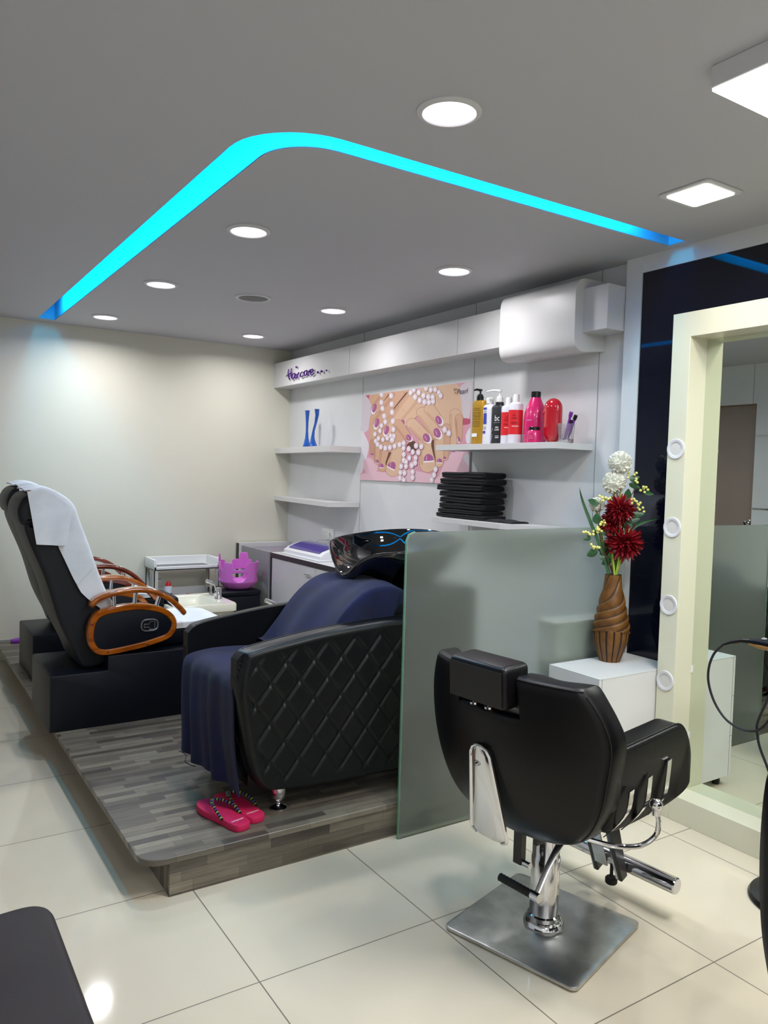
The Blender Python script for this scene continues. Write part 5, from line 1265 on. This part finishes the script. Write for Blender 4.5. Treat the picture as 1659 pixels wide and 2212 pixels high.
def pompom(c, r, lab):
    t = thing('pompom_flower', lab, 'flower', (VX, VY, VZ + .30), group='white pompom flowers'); c = Vector(c); mb = MB(); mb.ball(c, r * .72, 14, 10)
    for d in fib(230):
        petal(mb, c + d * r * .62, (d + Vector((rf.uniform(-.2, .2), rf.uniform(-.2, .2), rf.uniform(-.2, .2)))), r * .38, r * .26, .15, Vector((rf.uniform(-1, 1), rf.uniform(-1, 1), 1)))
    obj('bloom', mb, 'white_petal', t, smooth=80); s, m = stem_to(c - Vector((0, 0, r * .6)), .005); obj('stem', s, m, t)
pompom((2.815, 2.39, 1.518), .055, 'topmost white pompom flower of the bouquet'); pompom((2.800, 2.405, 1.428), .055, 'second white pompom flower, just under the topmost'); pompom((2.745, 2.452, 1.325), .036, 'small white pompom flower at the left behind the green leaves')
def mum(c, r, lab, flat=.75):
    t = thing('red_chrysanthemum', lab, 'flower', (VX, VY, VZ + .30), group='red chrysanthemums'); c = Vector(c); mb = MB(); mb.ball(c, r * .35, 12, 8)
    for k, d in enumerate(fib(300)):
        d = Vector((d.x, d.y, d.z * flat)); d = (d + Vector((rf.uniform(-.15, .15), rf.uniform(-.15, .15), rf.uniform(-.1, .15)))).normalized(); q = rf.uniform(.78, 1.08)
        petal(mb, c + d * r * .22, d, r * .80 * q, r * .15, rf.uniform(-.35, .15), Vector((rf.uniform(-1, 1), rf.uniform(-1, 1), 1)))
    obj('bloom', mb, 'red_petal', t, smooth=80); s, m = stem_to(c, .004); obj('stem', s, m, t)
mum((2.798, 2.365, 1.308), .070, 'upper red chrysanthemum under the white flowers', .65); mum((2.780, 2.40, 1.243), .055, 'middle red chrysanthemum half hidden between the other two'); mum((2.812, 2.345, 1.160), .088, 'lowest and largest red chrysanthemum, petals drooping right', .60)
def leafm(mb, base, tip, W_, cup=.15, n_=None):
    base = Vector(base); tip = Vector(tip); d = tip - base; L_ = d.length; dn = d.normalized(); s = dn.cross(n_ or Fv_); s = s.normalized() if s.length > .05 else Vector((1, 0, 0)); u = s.cross(dn); vs = []; K = 7
    for i in range(K + 1):
        q = i / K; w_ = W_ * .5 * math.sin(PI * min(1, q ** .8 * .97 + .03)) ** .8 + .0005; c = base + d * q + u * (-.12 * L_ * q * q + .03 * L_ * q)
        vs += [c - s * w_ + u * w_ * cup * 2, c, c + s * w_ + u * w_ * cup * 2]
    mb.add(vs, [(3*i+k, 3*i+k+1, 3*i+4+k, 3*i+3+k) for i in range(K) for k in range(2)])
def spray(lab, pts, leaves, berries, light=False):
    """a sprig: brown twig along pts, leaves [(base, tip, width)], berry clusters [(centre, spread vector, count)]"""
    t = thing('berry_sprig' if berries else 'leaf_sprig', lab, 'sprig', (VX, VY, VZ + .30), group='green sprigs of the bouquet')
    b = Vector((VX + rf.uniform(-.012, .012), VY + rf.uniform(-.012, .012), VZ + .30)); obj('twig', MB().tube(cr([b, b + Vector((0, 0, .08))] + [Vector(p) for p in pts], 6), .0018, 6), 'twig', t)
    for a, c, w_ in leaves:
        mb = MB(); leafm(mb, a, c, w_ * 1.25, n_=(Fv_ + Vector((rf.uniform(-.4, .4), rf.uniform(-.4, .4), rf.uniform(-.5, .5))))); obj('leaf', mb, 'leaf_light' if light else 'leaf', t, smooth=80)
    for c, v, k in berries:
        c = Vector(c); v = Vector(v)
        for i in range(k):
            q = (i - (k - 1) / 2) / max(1, k - 1) * 2; p = c + v * q * .8 + R_ * rf.uniform(-.016, .016) + Vector((0, 0, rf.uniform(-.016, .016))) + Fv_ * rf.uniform(-.012, .006)
            obj('berry', MB().ball(p, .0066, 10, 8), 'berry', t)
def W2(p, dr=0, dz=0): return tuple(Vector(p) + R_ * dr + Vector((0, 0, dz)))
L_ = [(2.707, 2.439, 1.339), (2.863, 2.344, 1.451), (2.863, 2.342, 1.416), (2.915, 2.306, 1.386), (2.839, 2.355, 1.374), (2.72, 2.426, 1.264), (2.751, 2.402, 1.208), (2.682, 2.445, 1.174), (2.873, 2.328, 1.288), (2.83, 2.353, 1.242), (2.862, 2.334, 1.262), (2.777, 2.379, 1.096), (2.74, 2.403, 1.095), (2.701, 2.429, 1.106), (2.803, 2.36, 1.068), (2.79, 2.368, 1.046), (2.746, 2.402, 1.139)]
def lf(i, dr, dz, w_): # leaf centred on L_[i] lying along (dr,dz)
    return (W2(L_[i], -dr / 2, -dz / 2), W2(L_[i], dr / 2, dz / 2), w_)
spray('berry sprig at the upper left with one big round leaf', [(2.73, 2.42, 1.20), (2.735, 2.42, 1.33)], [lf(0, -.055, .012, .032), lf(5, -.01, .05, .03)], [((2.738, 2.41, 1.352), R_ * .022, 9)])
spray('berry sprig at the left with a dense yellow cluster', [(2.74, 2.40, 1.13), (2.728, 2.415, 1.20)], [lf(6, .04, .02, .026), lf(7, -.035, -.012, .02)], [((2.725, 2.405, 1.236), R_ * .012 + Vector((0, 0, .024)), 13), ((2.69, 2.437, 1.207), R_ * .022, 8)])
spray('berry sprig at the lower left with dull yellow berries', [(2.745, 2.40, 1.10), (2.71, 2.425, 1.13)], [lf(13, -.05, -.02, .03), lf(12, .03, .0, .028), lf(16, .0, .05, .036)], [((2.706, 2.425, 1.137), R_ * .022 + Vector((0, 0, .010)), 8)])
spray('berry sprig at the upper right, berries in a slanting row', [(2.80, 2.37, 1.20), (2.845, 2.35, 1.36), (2.87, 2.335, 1.41)], [lf(1, .045, .012, .026), lf(2, .05, -.02, .02), lf(3, .05, -.015, .018), lf(4, -.008, .06, .036)], [((2.892, 2.322, 1.412), R_ * .026 - Vector((0, 0, .014)), 8), ((2.852, 2.352, 1.463), R_ * .02, 6)])
spray('berry sprig at the right below the slanting row', [(2.80, 2.37, 1.18), (2.85, 2.345, 1.30)], [lf(8, .06, .004, .026), lf(10, .05, .012, .022)], [((2.88, 2.325, 1.322), R_ * .018 - Vector((0, 0, .016)), 8), ((2.862, 2.34, 1.353), Vector((0, 0, .014)), 4), ((2.84, 2.345, 1.213), Vector((0, 0, .012)), 6)])
spray('leafy sprig at the right of the red flowers', [(2.80, 2.36, 1.15), (2.83, 2.353, 1.235)], [lf(9, -.06, .006, .034)], [])
spray('dense leafy sprig behind the red flowers', [(2.79, 2.39, 1.12), (2.79, 2.40, 1.27)], [(W2((2.79, 2.40, 1.10)), W2((2.79, 2.40, 1.10), -.06, .035), .034), (W2((2.79, 2.40, 1.15)), W2((2.79, 2.40, 1.15), .065, .02), .034), (W2((2.79, 2.40, 1.20)), W2((2.79, 2.40, 1.20), -.055, .04), .032), (W2((2.79, 2.40, 1.25)), W2((2.79, 2.40, 1.25), .07, .01), .034), (W2((2.79, 2.40, 1.27)), W2((2.79, 2.40, 1.27), .05, .06), .03), (W2((2.78, 2.38, 1.07)), W2((2.78, 2.38, 1.07), .055, .012), .03), (W2((2.78, 2.38, 1.08)), W2((2.78, 2.38, 1.08), -.05, -.02), .03)], [])
spray('leafy sprig with light green leaves over the vase mouth', [(2.785, 2.375, 1.04)], [lf(11, -.006, .06, .034), lf(14, .036, .012, .026), lf(15, -.02, .02, .024)], [], True)
def blade(lab, pts, w_):
    P_ = cr(pts, 6); mb = MB(); vs = []
    for i, p in enumerate(P_):
        q = i / (len(P_) - 1); a = P_[max(0, i-1)]; b = P_[min(len(P_)-1, i+1)]; s = (b - a).normalized().cross(Fv_).normalized() * w_ * (.12 + math.sin(PI * min(1, q * 1.05)) ** .7) * .5 * (1 - .2*q); vs += [p - s, p + Fv_ * .002, p + s]
    mb.add(vs, [(3*i+k, 3*i+k+1, 3*i+4+k, 3*i+3+k) for i in range(len(P_)-1) for k in range(2)]); tag(obj('grass_blade', mb, 'leaf', smooth=80), lab, 'leaf', 'long grass blades of the bouquet')
blade('long narrow grass blade rising to the left of the bouquet', [(2.772, 2.372, .95), (2.745, 2.398, 1.09), (2.698, 2.438, 1.238), (2.667, 2.465, 1.337), (2.635, 2.46, 1.402)], .016)
blade('long narrow grass blade arching to the right in front of the black glass', [(2.785, 2.368, .95), (2.80, 2.365, 1.11), (2.851, 2.338, 1.218), (2.904, 2.306, 1.257), (2.963, 2.269, 1.272)], .015)

# ------------------------------------------------------------------ slippers
def slipper(heel, toe, lab, mirror_=1):
    heel = Vector(heel); toe = Vector(toe); d = (toe - heel); Ln = d.length; a = math.atan2(d.y, d.x) - PI / 2
    t = thing('flip_flop', lab, 'slipper', (heel.x, heel.y, .1403), a, 'pink flip-flops on the platform')
    out = [(0, 0), (.030, .010), (.040, .05), (.040, .11), (.048, .18), (.050, .225), (.038, .268), (.010, Ln), (-.022, Ln - .008), (-.043, .245), (-.047, .19), (-.038, .11), (-.037, .05), (-.028, .010)]
    out = [(x * mirror_, y) for x, y in out]; P_ = [(v.x, v.y) for v in cr([(x, y, 0) for x, y in out], 5, True)]
    so = obj('sole', MB().prism(P_, .0, .026, 'z', .004, 2), 'pink_foam', t, False)
    lg = MB(); text_mesh(lg, 'comfort', .016, Matrix.Translation((.0, .050, .0263)) @ Matrix.Rotation(PI, 4, 'Z'), .0002); lg2 = lg
    obj('print', lg, 'ink_light', t, False)
    for sg in (1, -1):
        pts = cr([(0.004 * mirror_, .225, .026), (0.006 * mirror_ + sg * .004, .215, .046), (sg * .024, .175, .052), (sg * .039, .125, .044), (sg * .040, .085, .026)], 7)
        st = obj('strap', MB().tube(pts, .0052, 8), 'stripe_dark', t, False)
        for k in range(2, len(pts) - 2, 2):
            p, q = pts[k], pts[k+1]; m = 'stripe_green' if k % 4 == 2 else 'stripe_violet'
            dd = (q - p).normalized(); obj('braid', MB().tube([p, p + dd * .0038], .0057, 8), m, st, False)
    return t
slipper((1.098, 2.555), (1.035, 2.836), 'pink flip-flop nearer the camera, left of the pair, braided straps', 1)
slipper((1.170, 2.590), (1.128, 2.862), 'pink flip-flop farther in, right of the pair, next to the chrome foot', -1)
tag(obj('thread', MB().tube(cr([(1.15, 3.23, .1415), (1.13, 3.30, .142), (1.16, 3.38, .1415), (1.15, 3.45, .142)], 5), .0015, 5), 'cable'), 'thin dark thread on the platform below the hanging blue towel', 'thread')

# ------------------------------------------------------------------ upholstered bench in the near left corner
bn = thing('bench', 'dark brown padded bench seat in the near left corner', 'bench', (-.05, 1.2, 0))
obj('seat', MB().prism(rpoly([(-.44, .35), (.318, .35), (.322, 1.862), (-.44, 1.80)], [.03, .05, .075, .03], 8), .35, .45, 'z', .018, 4), 'bench_leather', bn)
obj('base', MB().box(-.42, .25, .42, 1.72, .06, .3495, .01, 2), 'black_plastic', bn)
for x in (-.38, .21):
    for y in (.47, 1.66): obj('leg', MB().lathe([(.02, 0), (.022, .06)], (x, y, 0), 14), 'chrome', bn)

# ------------------------------------------------------------------ round-based tool stand with the hair straightener and its cord
ts = thing('tool_stand', 'black round-based tool stand behind the cut-off chair', 'stand', (2.655, 1.405, 0))
obj('base', MB().lathe([(0, 0), (.165, 0), (.172, .008), (.165, .02), (.10, .034), (.03, .044), (.02, .05)], (2.66, 1.388, 0), 48), 'black_plastic', ts)
obj('pole', MB().lathe([(.014, .045), (.014, .835)], (2.66, 1.388, 0), 18), 'black_plastic', ts)
obj('tray', MB().prism(rrect(2.53, 2.79, 1.22, 1.455, .02), .835, .845, 'z', .002, 1), 'black_plastic', ts)
hs = thing('hair_straightener', 'black and gold hair straightener with a looping cord, at the right edge', 'hair tool', (2.66, 1.45, .846))
DIR = Vector((.02, -1, .045)).normalized()
def hsb(y0, y1, z0, z1, x0, x1): return MB().box(x0, x1, y0, y1, z0, z1, .005, 3)
obj('upper_arm', MB().tube([(2.66, 1.63, .868), (2.66, 1.60, .870), (2.66, 1.50, .872), (2.66, 1.36, .874), (2.66, 1.30, .874)], [.010, .0145, .016, .016, .013], 16), 'navy_leather', hs)
obj('lower_arm', MB().tube([(2.66, 1.63, .861), (2.66, 1.59, .860), (2.66, 1.45, .859), (2.66, 1.31, .859)], [.008, .0135, .0135, .012], 16), 'gold_plastic', hs)
for i in range(4): obj('key', MB().box(2.651, 2.669, 1.49 + i * .026, 1.503 + i * .026, .884, .8895, .001, 1), 'seam', hs)
bo = obj('cord_boot', MB().tube([(2.66, 1.625, .868), (2.66, 1.66, .864), (2.655, 1.70, .850), (2.65, 1.73, .835)], [.0115, .010, .0075, .005], 12), 'black_plastic', hs)
crd = cr([(2.65, 1.728, .836), (2.645, 1.76, .795), (2.64, 1.775, .74), (2.64, 1.773, .68), (2.64, 1.745, .615), (2.64, 1.70, .567), (2.64, 1.655, .548), (2.64, 1.61, .545), (2.64, 1.565, .562), (2.645, 1.53, .61), (2.655, 1.50, .70), (2.66, 1.49, .80), (2.665, 1.485, .83), (2.67, 1.50, .80), (2.665, 1.54, .71), (2.66, 1.555, .66), (2.65, 1.575, .59), (2.65, 1.578, .555), (2.65, 1.565, .50), (2.65, 1.53, .43), (2.65, 1.50, .36), (2.66, 1.46, .20), (2.72, 1.41, .06), (2.76, 1.28, .045), (2.80, 1.15, .006), (2.81, .80, .006), (2.81, -.2, .006)], 7)
obj('cord', MB().tube(crd, .0048, 8), 'cable', hs)
